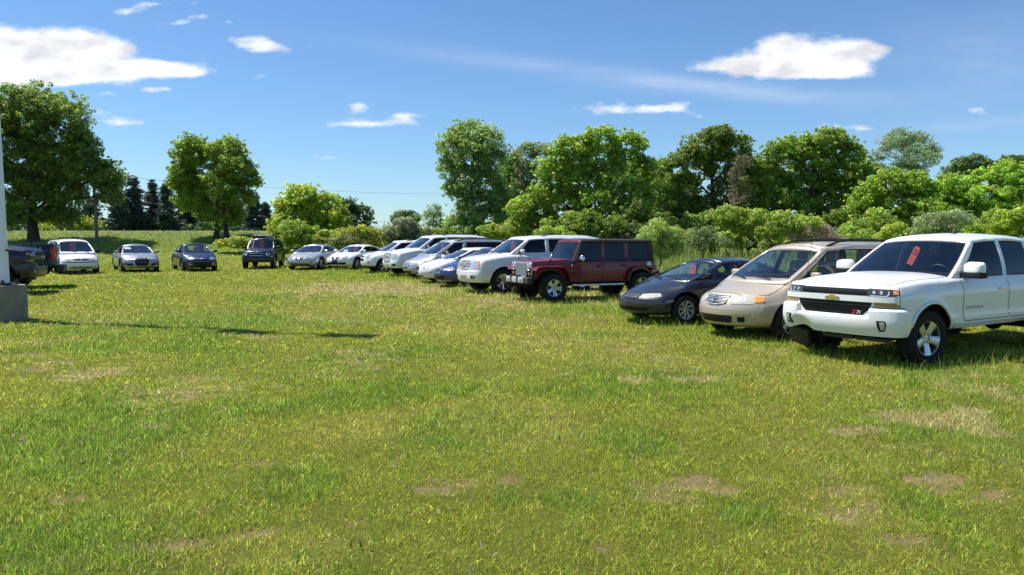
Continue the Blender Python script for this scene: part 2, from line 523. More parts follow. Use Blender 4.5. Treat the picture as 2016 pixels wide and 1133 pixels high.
    # ---- seats, dash
    def interior(s):
        S = s.S
        if not S.get('house') or S.get('nointerior'): return
        I = S['house'].get('in', None)
        if not I: return
        mt = S.get('seatmat', M['seat_dark']); zb = I['z']
        for x in I['rows']:
            for y in I.get('ys', (.36, -.36)):
                q = B(); q.box((x, y, zb + .12), (.13, .46, .52), Matrix.Rotation(-.2, 3, 'Y'), bev=.045)
                q.box((x - .09, y, zb + .47), (.09, .24, .16), Matrix.Rotation(-.15, 3, 'Y'), bev=.035)
                q.build('seat', mt, s.root)
        x0 = I['dash']
        q = B(); q.box((x0, 0, zb - .02), (.5, 1.25, .14), bev=.05); q.build('dashboard', S.get('dashmat', M['dash']), s.root)
        t = bmesh.new(); n = 20; m = 6; rg = []
        rot = Matrix.Rotation(R(-62), 4, 'Y'); 
        for i in range(n):
            a = 2 * math.pi * i / n
            rg.append([t.verts.new((math.cos(a) * (.18 + .014 * math.cos(b)), math.sin(a) * (.18 + .014 * math.cos(b)), .014 * math.sin(b))) for b in np.linspace(0, 2 * math.pi, m, endpoint=False)])
        for i in range(n):
            for j in range(m): t.faces.new((rg[i][j], rg[(i + 1) % n][j], rg[(i + 1) % n][(j + 1) % m], rg[i][(j + 1) % m]))
        t.transform(Matrix.Translation((x0 - .32, .36, zb + .08)) @ rot)
        q = B(); q.add(t); q.build('steering_wheel', M['dash'], s.root)

    # ---- mapping from drawn 2-D shapes onto the body
    def ray(s, fr, u, v):
        S = s.S; w = max(p[1] for p in S['w'])
        if fr == 'F' or fr == 'B':
            xe = S['xf'] if fr == 'F' else S['xr']; sg = 1 if fr == 'F' else -1
            xc = xe - sg * w
            if abs(u) < w: tx, ty = xe, u
            else: tx, ty = xe - sg * (abs(u) - w), math.copysign(w, u)
            d = Vector((xc - tx, -ty, 0)).normalized()
            return Vector((xc, 0, v)) - d * 4, d
        if fr == 'L': return Vector((u, 4, v)), Vector((0, -1, 0))
        if fr == 'R': return Vector((u, -4, v)), Vector((0, 1, 0))
        if fr == 'T': return Vector((u, v, 5)), Vector((0, 0, -1))
        if fr == 'X': return Vector((6, u, v)), Vector((-1, 0, 0))
        if fr == 'Y': return Vector((-6, u, v)), Vector((1, 0, 0))
    def hit(s, fr, u, v, off=0):
        o, d = s.ray(fr, u, v); h = s.bvh.ray_cast(o, d)
        if h[0] is None:
            w = max(p[1] for p in s.S['w'])
            n = s.bvh.find_nearest(o + d * (max(.2, 4 - w - .2) if fr in 'FB' else (3 if fr in 'LR' else (o.z - s.S['house']['zr'][0][1] if fr == 'T' else 6 - abs(s.S['house']['cols'][0][1])))))
            return n[0] - d * off, -d
        return h[0] - d * off, -d
    def patch(s, name, mat, fr, poly, off=.006, thick=.03, mirror=False, parent=None, cell=.07, label=None, smooth=30):
        """a panel cut to a drawn outline, laid on the body and given thickness"""
        out = []
        for mir in ((False, True) if mirror else (False,)):
            f2 = fr; P = [Vector((float(a), float(b))) for a, b in poly]
            if mir:
                if fr == 'L': f2 = 'R'
                elif fr in 'FBXY': P = [Vector((-p.x, p.y)) for p in P]
                elif fr == 'T': P = [Vector((p.x, -p.y)) for p in P]
            # boundary subdivided
            bd = []
            for i, p in enumerate(P):
                q = P[(i + 1) % len(P)]; k = max(1, int((q - p).length / cell))
                for t in range(k): bd.append(p.lerp(q, t / k))
            n = len(bd); lo = (min(p.x for p in bd), min(p.y for p in bd)); hi = (max(p.x for p in bd), max(p.y for p in bd))
            pts = list(bd)
            gx = np.arange(lo[0] + cell * .5, hi[0], cell); gy = np.arange(lo[1] + cell * .5, hi[1], cell)
            for a in gx:
                for b in gy:
                    q = Vector((float(a), float(b)))
                    if min((q - p).length for p in bd) > cell * .4: pts.append(q)
            vs, es, fs, ov, oe, of = delaunay_2d_cdt(pts, [(i, (i + 1) % n) for i in range(n)], [list(range(n))], 1, 1e-5)
            top = []; nr = []
            for v in vs:
                h, d = s.hit(f2, v.x, v.y, off); top.append(h); nr.append(d)
            V = list(top); F = [list(f) for f in fs]
            cnt = {}
            for f in F:
                for i in range(len(f)):
                    e = (f[i], f[(i + 1) % len(f)]); cnt[tuple(sorted(e))] = cnt.get(tuple(sorted(e)), []) + [e]
            back = {}
            for k, l in cnt.items():
                if len(l) == 1:
                    a, b = l[0]
                    for q in (a, b):
                        if q not in back: back[q] = len(V); V.append(top[q] - nr[q] * (thick + off))
                    F.append([b, a, back[a], back[b]])
            bm = bmesh.new(); bv = [bm.verts.new(p) for p in V]
            for f in F:
                try: bm.faces.new([bv[i] for i in f])
                except ValueError: pass
            me = bm_mesh(bm, smooth, name)
            o = obj(name, me, mat, parent or s.root)
            if label: o['label'] = label
            out.append(o)
        return out
    def line(s, fr, pts, wid=.012, off=.002, step=.05, closed=False):
        """a strip that follows a drawn line on the body; collected into panel gaps"""
        pts = [Vector((float(a), float(b))) for a, b in pts]
        if closed: pts.append(pts[0])
        res = []
        for i in range(len(pts) - 1):
            k = max(1, int((pts[i + 1] - pts[i]).length / step))
            for t in range(k): res.append(pts[i].lerp(pts[i + 1], t / k))
        res.append(pts[-1])
        vs = []; fs = []
        for i, p in enumerate(res):
            d = (res[min(i + 1, len(res) - 1)] - res[max(i - 1, 0)]).normalized(); n = Vector((-d.y, d.x)) * wid / 2
            for q in (p + n, p - n): vs.append(s.hit(fr, q.x, q.y, off)[0])
            if i: fs.append([2 * i - 2, 2 * i - 1, 2 * i + 1, 2 * i])
        return vs, fs
    def lines(s, name, mat, L, parent=None, wid=.012, off=.0025):
        V, F = [], []
        for fr, pts in L:
            v, f = s.line(fr, pts, wid, off); F += [[q + len(V) for q in g] for g in f]; V += v
        return obj(name, mesh_from(V, F, 179), mat, parent or s.root)
    def text(s, name, mat, fr, txt, u, v, size, off=.006, sx=1, shear=0, spacing=1, flip=False, parent=None):
        cu = bpy.data.curves.new('t', 'FONT'); cu.body = txt; cu.size = size; cu.align_x = 'CENTER'; cu.align_y = 'CENTER'
        cu.space_character = spacing; cu.shear = shear; cu.resolution_u = 3; cu.offset = size * .012
        o = bpy.data.objects.new('t', cu); COL.objects.link(o)
        me = bpy.data.meshes.new_from_object(o.evaluated_get(bpy.context.evaluated_depsgraph_get()))
        bpy.data.objects.remove(o)
        sg = 1 if fr in ('F', 'X', 'R') else -1
        for q in me.vertices:
            q.co = s.hit(fr, u + sg * q.co.x * sx, v + q.co.y, off)[0]
        me.update()
        return obj(name, me, mat, parent or s.root)
    def sweep(s, name, mat, fr, prof, q0, q1, zref, n=28, parent=None, smooth=40, ends=True):
        """a bar following the nose (or tail) in plan: prof = (outward, z) loop"""
        bm = bmesh.new(); rings = []; base = []
        for q in np.linspace(q0, q1, n + 1):
            h, d = s.hit(fr, float(q), zref); base.append(h)
        for i, h in enumerate(base):
            t = (base[min(i + 1, n)] - base[max(i - 1, 0)]); nn = Vector((t.y, -t.x, 0)).normalized()
            if nn.dot(h - Vector((0, 0, h.z))) < 0: nn = -nn
            rings.append([bm.verts.new((h.x + nn.x * a, h.y + nn.y * a, z)) for a, z in prof])
        m = len(prof)
        for i in range(n):
            for k in range(m): bm.faces.new((rings[i][k], rings[i][(k + 1) % m], rings[i + 1][(k + 1) % m], rings[i + 1][k]))
        bm.faces.new(rings[0]); bm.faces.new(rings[-1][::-1])
        return obj(name, bm_mesh(bm, smooth, name), mat, parent or s.root)
    def mirrors(s, x, y, z, size=(.11, .12, .09), mat=None, base=True, cap=None):
        for sg in (1, -1):
            b = B(); b.box((x, sg * (y + .12), z), (size[0] * 1.25, size[1] * 1.9, size[2] * 1.9), Matrix.Rotation(sg * -.15, 3, 'Z'), bev=min(size[0] * .6, size[2] * .9))
            for v in b.bm.verts:
                if v.co.x > x: v.co.z = z + (v.co.z - z) * .8 + .01
            o = b.build('mirror', mat or s.P, s.root)
            b = B(); b.tube([(x + .02, sg * (y - .08), z - .06), (x + .01, sg * (y + .06), z - .03)], .03, 8)
            b.build('mirror_arm', M['trim'], o)
            if cap:
                b = B(); b.box((x, sg * (y + .12), z - size[2] * .62), (size[0] * 1.32, size[1] * 1.96, size[2] * .8), Matrix.Rotation(sg * -.15, 3, 'Z'), bev=min(size) * .3)
                b.build('mirror_base', M['trim'], o)
    def handles(s, xs, z, mat=None, w=.2):
        for n, x in enumerate(xs):
            for k, fr in ((1, 'L'), (0, 'R')):
                p, d = s.hit(fr, x, z, .022)
                b = B(); b.box(p, (w, .026, .042), bev=.012)
                b.build('handle', mat or s.P, s.part.get(('door', n * 2 + k), s.root))
    def wipers(s, x, z, half=.6, up=.1):
        for y0, y1 in ((.55, -.02), (-.05, -.6)):
            pts = []
            for t in np.linspace(0, 1, 6):
                y = (y0 + (y1 - y0) * t) * half / .6
                h = s.ends(s.dense[0], .03 + up * t, y / s.sp(s.dense[0], 0, 1).y, True)
                pts.append(h + Vector((.03, 0, .012)))
            b = B(); b.tube(pts, [.013, .012, .01, .009, .008, .006], 6); b.build('wiper', M['trim'], s.root)
    def rack(s, xf, xr, y, mat, h=.05, rad=.018, cross=()):
        def rz(x, yy):
            return s.hit('T', x, yy)[0].z
        for sg in (1, -1):
            b = B(); pts = []
            for t in np.linspace(0, 1, 9):
                x = xf + (xr - xf) * t; e = min(1, min(t, 1 - t) * 6)
                pts.append((x, sg * y, rz(x, sg * y) + h * e + .004))
            b.tube(pts, rad, 8)
            b.build('roof_rail', mat, s.root)
        for x in cross:
            b = B(); z = rz(x, 0) + .05
            b.tube([(x, -y, rz(x, y) + h), (x, -y * .5, z), (x, 0, z + .005), (x, y * .5, z), (x, y, rz(x, y) + h)], .016, 8)
            b.build('cross_bar', mat, s.root)
    def place(s, x, y, deg, z=None):
        s.root.location = (x, y, gh(x, y) if z is None else z); s.root.rotation_euler = (0, 0, R(deg))
        return s
    def tagcard(s, label, y=.0, t=.62, w=.2, h=.42, tilt=0, curl=0):
        """red card hung behind the windshield"""
        c = s.dense[0]; t = max(t, .86) - .02
        P = s.ends(c, t, y / s.sp(c, t, 1).y, True); Q = s.ends(c, max(.1, t - .45), y / s.sp(c, .2, 1).y, True)
        up = Vector((-.10, 0, 1)).normalized()
        rt = empty('price_card')
        tag(rt, label, 'price card', 'red price cards hung behind windshields')
        def place(b, name, mat, off):
            me = b.mesh(40); o = obj(name, me, mat, rt); return o
        side = Vector((0, 1, 0)); nrm = up.cross(side); nrm = nrm if nrm.x > 0 else -nrm
        rot = Matrix((side, up, nrm)).transposed().to_4x4()
        org = P - Vector((.045, 0, .05))
        if tilt: rot = rot @ Matrix.Rotation(tilt, 4, 'Z')
        T = Matrix.Translation(org) @ rot
        if curl: T = T @ Matrix.Rotation(curl, 4, 'Y')
        def bend(p):
            return p
        h = min(h, org.z - curve(s.S['house']['zb'], .05)(c[0]) - .09)
        o1 = [(-w / 2, -h), (w / 2, -h), (w / 2, -.05), (w * .36, 0), (-w * .36, 0), (-w / 2, -.05)]
        b = B(); b.prism(o1, -.002, .002)
        rr = s.root
        wm = rr.matrix_basis if False else None
        b.bm.transform(T); place(b, 'card', M['tag_red'], 0)
        b = B(); b.prism([(-.035 + .001, -.035), (.035, -.035), (.03, -.10), (-.03, -.10)], .0021, .0045)
        for k in range(4):
            x0 = -w * .36 + k * w * .2; b.prism([(x0, -h * .34), (x0 + w * .14, -h * .34), (x0 + w * .14, -h * .47), (x0, -h * .47)], .0021, .0045)
        for k in range(3):
            z0 = -h * (.60 + .12 * k); b.prism([(-w * .36, z0), (w * (.3 - .07 * k), z0), (w * (.3 - .07 * k), z0 - h * .035), (-w * .36, z0 - h * .035)], .0021, .0045)
        b.bm.transform(T); place(b, 'print', M['tag_ink'], 0)
        s.cards = getattr(s, 'cards', []) + [rt]
        return rt
    def settle(s):
        for rt in getattr(s, 'cards', []):
            rt.location = s.root.location; rt.rotation_euler = s.root.rotation_euler

# ------------------------------------------------------------------ rims
def rim_spokes(n, wide=.5, taper=1.1, hub=.22, split=False, lip=.06, lugs=0, twist=0, dish=.55):
    def f(rr, h):
        b = B()
        yo = h * .82
        b.lathe([(rr * .99, yo * .6), (rr * 1.0, yo + .008), (rr * (1 - lip), yo + .004), (rr * (1 - lip * 1.3), yo * .5), (rr * .95, yo * .1)], n=40, closed=False)
        # remove caps of the open lathe: first/last ring faces
        for fc in [q for q in b.bm.faces if len(q.verts) > 8]: b.bm.faces.remove(fc)
        yc = h * dish
        b.lathe([(rr * hub, yc - .05), (rr * hub, yc), (rr * hub * .7, yc + .012), (rr * hub * .68, yc + .004), (0, yc + .008)], n=20)
        for k in range(n):
            a0 = 2 * math.pi * k / n
            for da in ((-.17, .17) if split else (0,)):
                t = bmesh.new()
                def pt(r, off, y, aa): 
                    an = a0 + da * (r / rr) + aa * twist
                    ca, sa = math.cos(an), math.sin(an)
                    return Vector((r * ca - off * sa, y, r * sa + off * ca))
                w0, w1 = rr * wide * .5 * (.55 if split else 1), rr * wide * .5 * taper * (.5 if split else 1)
                P = []
                for r, w, y, aa in ((rr * hub * .8, w0, yc + .002, 0), (rr * .55, (w0 + w1) / 2 * .92, yc + (yo - yc) * .45 + .004, .5), (rr * (1 - lip * .8), w1, yo, 1)):
                    P.append([t.verts.new(pt(r, -w, y - .004, aa)), t.verts.new(pt(r, -w * .55, y + .008, aa)), t.verts.new(pt(r, w * .55, y + .008, aa)), t.verts.new(pt(r, w, y - .004, aa)), t.verts.new(pt(r, w, y - .045, aa)), t.verts.new(pt(r, -w, y - .045, aa))])
                for i in range(2):
                    for j in range(6): t.faces.new((P[i][j], P[i][(j + 1) % 6], P[i + 1][(j + 1) % 6], P[i + 1][j]))
                t.faces.new(P[0][::-1]); t.faces.new(P[2])
                b.add(t)
        for k in range(lugs):
            a = 2 * math.pi * (k + .5) / lugs
            b.lathe([(.014, yc), (.014, yc + .022), (0, yc + .024)], n=8, c=(rr * hub * .82 * math.cos(a), 0, rr * hub * .82 * math.sin(a)))
        return b.mesh(35)
    return f
# ------------------------------------------------------------------ the vehicles
def scale_pts(P, k=1, dx=0): return [(a * k + dx, b) for a, b in P]

def lamps(c, poly, mat='lamp', amber=None, spots=(), dark=None, label=None, name='headlight', refl='lamp_white'):
    """both headlights: lens, optional dark mask, reflectors and amber end"""
    hs = c.patch(name, M[mat], 'F', poly, .008, .03, True, cell=.06, label=label)
    for k, h in enumerate(hs):
        sg = -1 if k else 1
        mir = lambda P: [(sg * a, b) for a, b in P]
        if dark: c.patch('lamp_mask', M['lamp_dark'], 'F', mir(dark), .011, .008, parent=h, cell=.06)
        for (q, z, r) in spots:
            c.patch('reflector', M[refl], 'F', mir([(q + r * math.cos(a), z + r * math.sin(a)) for a in np.linspace(0, 2 * math.pi, 14, endpoint=False)]), .014, .008, parent=h, cell=.05)
        if amber: c.patch('turn_signal', M['amber'], 'F', mir(amber), .0135, .01, parent=h, cell=.06)
    return hs

def grille(c, poly, mat='trim', bars=(), barmat='chrome', bh=.014, frame=None, off=.008):
    g = c.patch('grille', M[mat], 'F', poly, off, .03, cell=.07)[0]
    if frame:
        n = len(poly)
        cx = sum(p[0] for p in poly) / n; cz = sum(p[1] for p in poly) / n
        V, F = [], []
        for i in range(n):
            a, b = poly[i], poly[(i + 1) % n]
            t = c.line('F', [a, b], frame[1], off + .006); F += [[q + len(V) for q in f] for f in t[1]]; V += t[0]
        o = obj('grille_surround', mesh_from(V, F, 60), M[frame[0]], g)
        m = o.modifiers.new('t', 'SOLIDIFY'); m.thickness = .012; m.offset = 0
    for b in bars:
        c.patch('grille_bar', M[barmat], 'F', [(b[0], b[2] - bh / 2), (b[1], b[2] - bh / 2), (b[1], b[2] + bh / 2), (b[0], b[2] + bh / 2)] if len(b) == 3 else b, off + .012, .012, parent=g, cell=.08)
    return g

def ellipse(q, z, a, b, n=16): return [(q + a * math.cos(t), z + b * math.sin(t)) for t in np.linspace(0, 2 * math.pi, n, endpoint=False)]
def rect(a, b, z0, z1): return [(a, z0), (b, z0), (b, z1), (a, z1)]

def ring(c, name, mat, fr, u, v, a, b, wid=.014, off=.014, parent=None, arc=(0, 2 * math.pi)):
    pts = [(u + a * math.cos(t), v + b * math.sin(t)) for t in np.linspace(*arc, 22)]
    V, F = c.line(fr, pts, wid, off)
    o = obj(name, mesh_from(V, F, 60), M[mat], parent or c.root)
    m = o.modifiers.new('t', 'SOLIDIFY'); m.thickness = .01; m.offset = 0
    return o

WHITE = (.80, .80, .79)
NEARDOORS = {}

def seams(c, doors, z0, z1, extra=(), z2=None):
    L = []
    for (a, b) in doors:
        for fr in 'LR':
            L += [(fr, [(a, z1), (a, z0 + .06), (a - .06, z0)]), (fr, [(b, z1), (b, z0)]), (fr, [(a - .06, z0), (b, z0)])]
    L += list(extra)
    c.lines('panel_gaps', M['trim'], L, wid=.011)

# ---- full-size pickup ------------------------------------------------------
def dent(v):
    # knocked-in lower corner of the nose on its right-hand side
    d = math.hypot((v.co.y + .52) / .3, (v.co.z - .52) / .12)
    if v.co.x > 2.4 and d < 1: v.co.x -= .08 * (1 - d) ** 1.2

def pickup(name, label, mat, lift=0.0, damaged=False, glassmat=None):
    S = dict(paint=mat, xf=2.84, xr=-2.9, top=[(2.84, 1.17), (2.4, 1.215), (1.2, 1.25), (-1.28, 1.27), (-1.36, 1.29), (-1.41, 1.36), (-2.9, 1.37)],
             crown=[(2.84, .03), (2.45, .075), (1.7, .10), (1.25, .085), (-1, .01), (-2.9, 0)], crownpow=3, bot=[(-2.9, .62), (-1, .52), (1, .5), (2.84, .52)],
             w=[(2.84, .945), (2.4, .985), (1.5, 1.0), (0, .995), (-2.9, .99)], fp=[(.4, .03), (.6, .01), (1.05, .0), (1.15, .03), (1.22, .09), (1.3, .18)],
             rp=[(.5, 0), (1.4, 0)], pf=(.15, 4), pr=(.06, 6), nc=18, side=[(0, .93), (.10, .98), (.14, 1.0), (.24, 1.0), (.27, .985), (.45, .99), (.74, 1.0), (.80, 1.0), (.84, .968), (.93, .955), (1, .93)],
             arch=.475, archz=.03, wf=1.94, wb=-1.70, wr=(.405, .265, .258), rim=rim_spokes(5, wide=.44, taper=1.3, hub=.32, lip=.06, lugs=6), rimmat=M['alloy'],
             cab=(1.35, -1.28), lines=[1.14, -.17, -1.0], doors=[(1.14, -.17), (-.17, -1.0)], doorz=.66, hood=(1.28, 2.76, .86), flare=.035, smooth=1,
             cuts=[((-2.13, 0, 1.35), (1.40, 1.66, .9))], inmat=M['liner'], glass=glassmat or M['glass_blue'], pillar=M['trim'], knobby=True, steer=-.1,
             house=dict(cols=[(1.36, .47, 'p'), (1.15, .36, 'w'), (-.12, -.15, 'p'), (-.22, -.26, 'w'), (-1.04, -1.0, 'p'), (-1.30, -1.2, 'e')],
                        zb=[(1.4, 1.235), (-1.1, 1.255)], zr=[(.46, 1.855), (.1, 1.90), (-.6, 1.905), (-1.15, 1.88)], yb=[(1.3, .895), (.9, .915), (-1, .915)], yr=[(.5, .68), (0, .715), (-1, .70)],
                        bow=.03, t0=.04, t1=.925, crown=.045, wbow=.17, gw=.95, **{'in': dict(z=1.2, rows=[.05, -.75], dash=.98)}))
    if damaged: S['dent'] = dent
    c = Car(name, label, 'pickup truck', S)
    # grille, lamps
    g = grille(c, [(-.56, 1.125), (.56, 1.125), (.56, 1.03), (-.56, 1.03)], 'trim', [(-.55, .55, 1.085), (-.55, .55, 1.062)], 'trim', .01)
    g2 = grille(c, [(-.63, .935), (.63, .935), (.61, .86), (.49, .75), (-.49, .75), (-.61, .86)], 'trim', [(-.56, .56, .885), (-.55, .55, .85), (-.52, .52, .815), (-.50, .5, .78)], 'trim', .01)
    bar = c.patch('grille_crossbar', c.P, 'F', [(-.66, 1.022), (.66, 1.022), (1.02, 1.0), (1.02, .945), (.66, .943), (-.66, .943), (-1.02, .945), (-1.02, 1.0)], .022, .03, cell=.08)[0]
    bow = [(-.115, .968), (-.09, 1.0), (-.035, 1.0), (-.035, 1.018), (.04, 1.018), (.04, 1.0), (.115, 1.0), (.09, .968), (.035, .968), (.035, .950), (-.04, .950), (-.04, .968)]
    b0 = c.patch('badge', M['gold'], 'F', bow, .036, .012, parent=bar, cell=.05)
    hs = lamps(c, [(.565, 1.135), (.95, 1.13), (1.12, 1.12), (1.13, 1.05), (1.0, 1.03), (.565, 1.025)], 'lamp_dark', refl='alloy_dull', spots=[(.66, 1.083, .026), (.78, 1.083, .026)],
               amber=[(1.0, 1.115), (1.105, 1.112), (1.105, 1.06), (1.0, 1.062)])
    for k, h in enumerate(hs):
        sg = -1 if k else 1
        c.patch('light_strip', M['lamp_white'], 'F', [(sg * a, b) for a, b in [(.60, 1.04), (.86, 1.04), (.90, 1.065), (.90, 1.105), (.925, 1.105), (.925, 1.06), (.88, 1.03), (.6, 1.03)]], .016, .008, parent=h, cell=.05)
    c.patch('marker_lamp', simple('marker_' + name, (.35, .22, .10), .2), 'F', [(.66, .938), (1.05, .935), (1.12, .91), (1.12, .885), (.68, .882)], .012, .03, True, cell=.06)
    # bumper bar (proud of the nose) with risers and fog lamps
    low = [(.082, .70), (.08, .62), (.055, .53), (.02, .46), (-.06, .46)]
    bp = c.sweep('bumper', c.P, 'F', [(-.06, .745), (.05, .745), (.078, .72)] + low, -.618, .618, .68, 20)
    ends_ = [c.sweep('bumper_end', c.P, 'F', [(-.06, .855), (.045, .855), (.075, .825)] + low, sg * .62, sg * 1.30, .68, 18, parent=bp) for sg in (1, -1)]
    if damaged:
        for v in list(bp.data.vertices) + list(ends_[1].data.vertices):
            d = math.hypot((v.co.y + .55) / .26, (v.co.z - .5) / .16)
            if v.co.x > 2.2 and d < 1: v.co.x -= .09 * (1 - d); v.co.z += .09 * (1 - d)
    c.sweep('bumper_gap', M['trim'], 'F', [(.0, .870), (.034, .870), (.034, .861), (.0, .861)], .64, 1.22, .8, 14, parent=bp)
    bm = bmesh.new(); bm.from_mesh(bp.data); [bm.from_mesh(q.data) for q in ends_]; keep = c.bvh; c.bvh = BVHTree.FromBMesh(bm); bm.free()
    for f in c.patch('fog_lamp', M['trim'], 'F', [(.70, .69), (.84, .69), (.86, .66), (.85, .55), (.76, .53), (.72, .60)], .006, .02, True, parent=bp, cell=.04):
        pass
    for sg in (1, -1): c.patch('fog_lens', M['lamp'], 'F', [(sg * a, b) for a, b in [(.745, .675), (.83, .675), (.835, .57), (.775, .56)]], .012, .01, parent=bp, cell=.04)
    c.bvh = keep
    # lower valance: black, torn loose at one end
    b = B()
    for y in (.45, -.1): b.box((2.42, y, .40), (.3, .5, .05), Matrix.Rotation(.15, 3, 'Y'))
    b.box((2.1, 0, .42), (.7, 1.3, .06)); b.tube([(1.94, .8, .40), (1.94, 0, .36), (1.94, -.8, .40)], .06, 10)
    b.build('air_dam', M['plastic'], c.root)
    if damaged:
        b = B(); b.box((2.52, -.80, .32), (.10, .34, .34), Matrix.Rotation(.5, 3, 'Y') @ Matrix.Rotation(-.25, 3, 'X'), bev=.03)
        b.box((2.36, -.55, .42), (.3, .5, .035), Matrix.Rotation(.3, 3, 'X'))
        b.build('hanging_skid_plate', M['plastic'], c.root)
        b = B(); b.box((2.50, -.36, .40), (.03, .07, .035), Matrix.Rotation(.5, 3, 'X')); b.build('broken_bracket', M['badge_white'], c.root)
    seams(c, [(1.14, -.17), (-.17, -1.0)], .62, 1.24, [('T', [(2.70, -.72), (2.74, -.45), (2.73, 0), (2.74, .45), (2.70, .72), (2.5, .80), (1.4, .84)]), ('T', [(2.70, -.72), (2.5, -.80), (1.4, -.84)]),
          ('L', [(-1.34, .6), (-1.34, 1.28)]), ('R', [(-1.34, .6), (-1.34, 1.28)]), ('F', [(.61, 1.175), (.61, .945)]), ('F', [(1.13, 1.16), (1.13, .87)])])
    c.handles([.02, -.82], 1.08, w=.25)
    for fr in 'LR':
        c.patch('door_moulding', c.P, fr, [(1.1, .74), (-.98, .74), (-.98, .685), (1.1, .685)], .012, .02, cell=.12)
        c.patch('rocker_panel', c.P, fr, [(1.35, .585), (-1.15, .585), (-1.15, .52), (1.30, .52)], .02, .04, cell=.15)
    if not lift: c.text('lettering', M['badge_grey'], 'L', 'SILVERADO', .82, .815, .055, .004, sx=1.3, spacing=1.35, parent=c.part.get(('door', 1)))
    if not lift:
        c.text('grille_badge', M['badge_red'], 'F', 'Z', .35, .79, .075, .024, sx=1.2, shear=.2, parent=g2)
        c.text('grille_badge', M['badge_white'], 'F', '71', .43, .79, .07, .024, sx=1.0, shear=.2, parent=g2)
    # wheel-arch lips
    for fr in 'LR':
        for xw in (1.94, -1.70):
            pts = [(xw + .50 * math.cos(t), .435 + .50 * math.sin(t)) for t in np.linspace(.12, math.pi - .12, 24)]
            V, F = c.line(fr, pts, .045, .004); o = obj('arch_lip', mesh_from(V, F, 60), c.P, c.root)
            m = o.modifiers.new('t', 'SOLIDIFY'); m.thickness = .03; m.offset = 0
    c.mirrors(1.03, .96, 1.385, (.145, .155, .125), c.P, cap=True)
    c.wipers(1.3, 1.26, .55, .05)
    b = B(); z = c.roofp(1, 0).z
    b.prism([(0, 0), (.17, 0), (.15, .04), (.13, .075), (.105, .08), (.07, .035)], -.02, .02, Matrix.Translation((-.05, .16, 1.925)) @ Matrix.Rotation(R(90), 4, 'X') @ Matrix.Rotation(math.pi, 4, 'Y') @ Matrix.Translation((-.1, 0, 0)))
    b.build('antenna_fin', M['trim'], c.root)
    # tail
    tg = c.patch('tailgate', c.P, 'Y', [(-.72, .75), (.72, .75), (.72, 1.33), (-.72, 1.33)], .01, .03, cell=.12)[0]
    c.patch('tail_lamp', M['red_lens'], 'B', [(.78, .90), (1.12, .92), (1.14, 1.27), (.78, 1.27)], .012, .03, True, cell=.06)
    b = B(); b.box((-2.98, 0, .60), (.24, 1.9, .2), bev=.05); b.box((-2.9, .5, .58), (.2, .06, .12)); b.box((-2.9, -.5, .58), (.2, .06, .12))
    b.build('rear_bumper', M['plastic'] if lift else M['chrome'], c.root)
    b = B(); b.box((0, .35, .5), (5.2, .09, .16)); b.box((0, -.35, .5), (5.2, .09, .16)); b.tube([(-1.7, .8, .40), (-1.7, 0, .40), (-1.7, -.8, .40)], .08, 10); b.ball((-1.7, 0, .4), (.17, .17, .17))
    b.build('chassis', M['liner'], c.root)
    return c

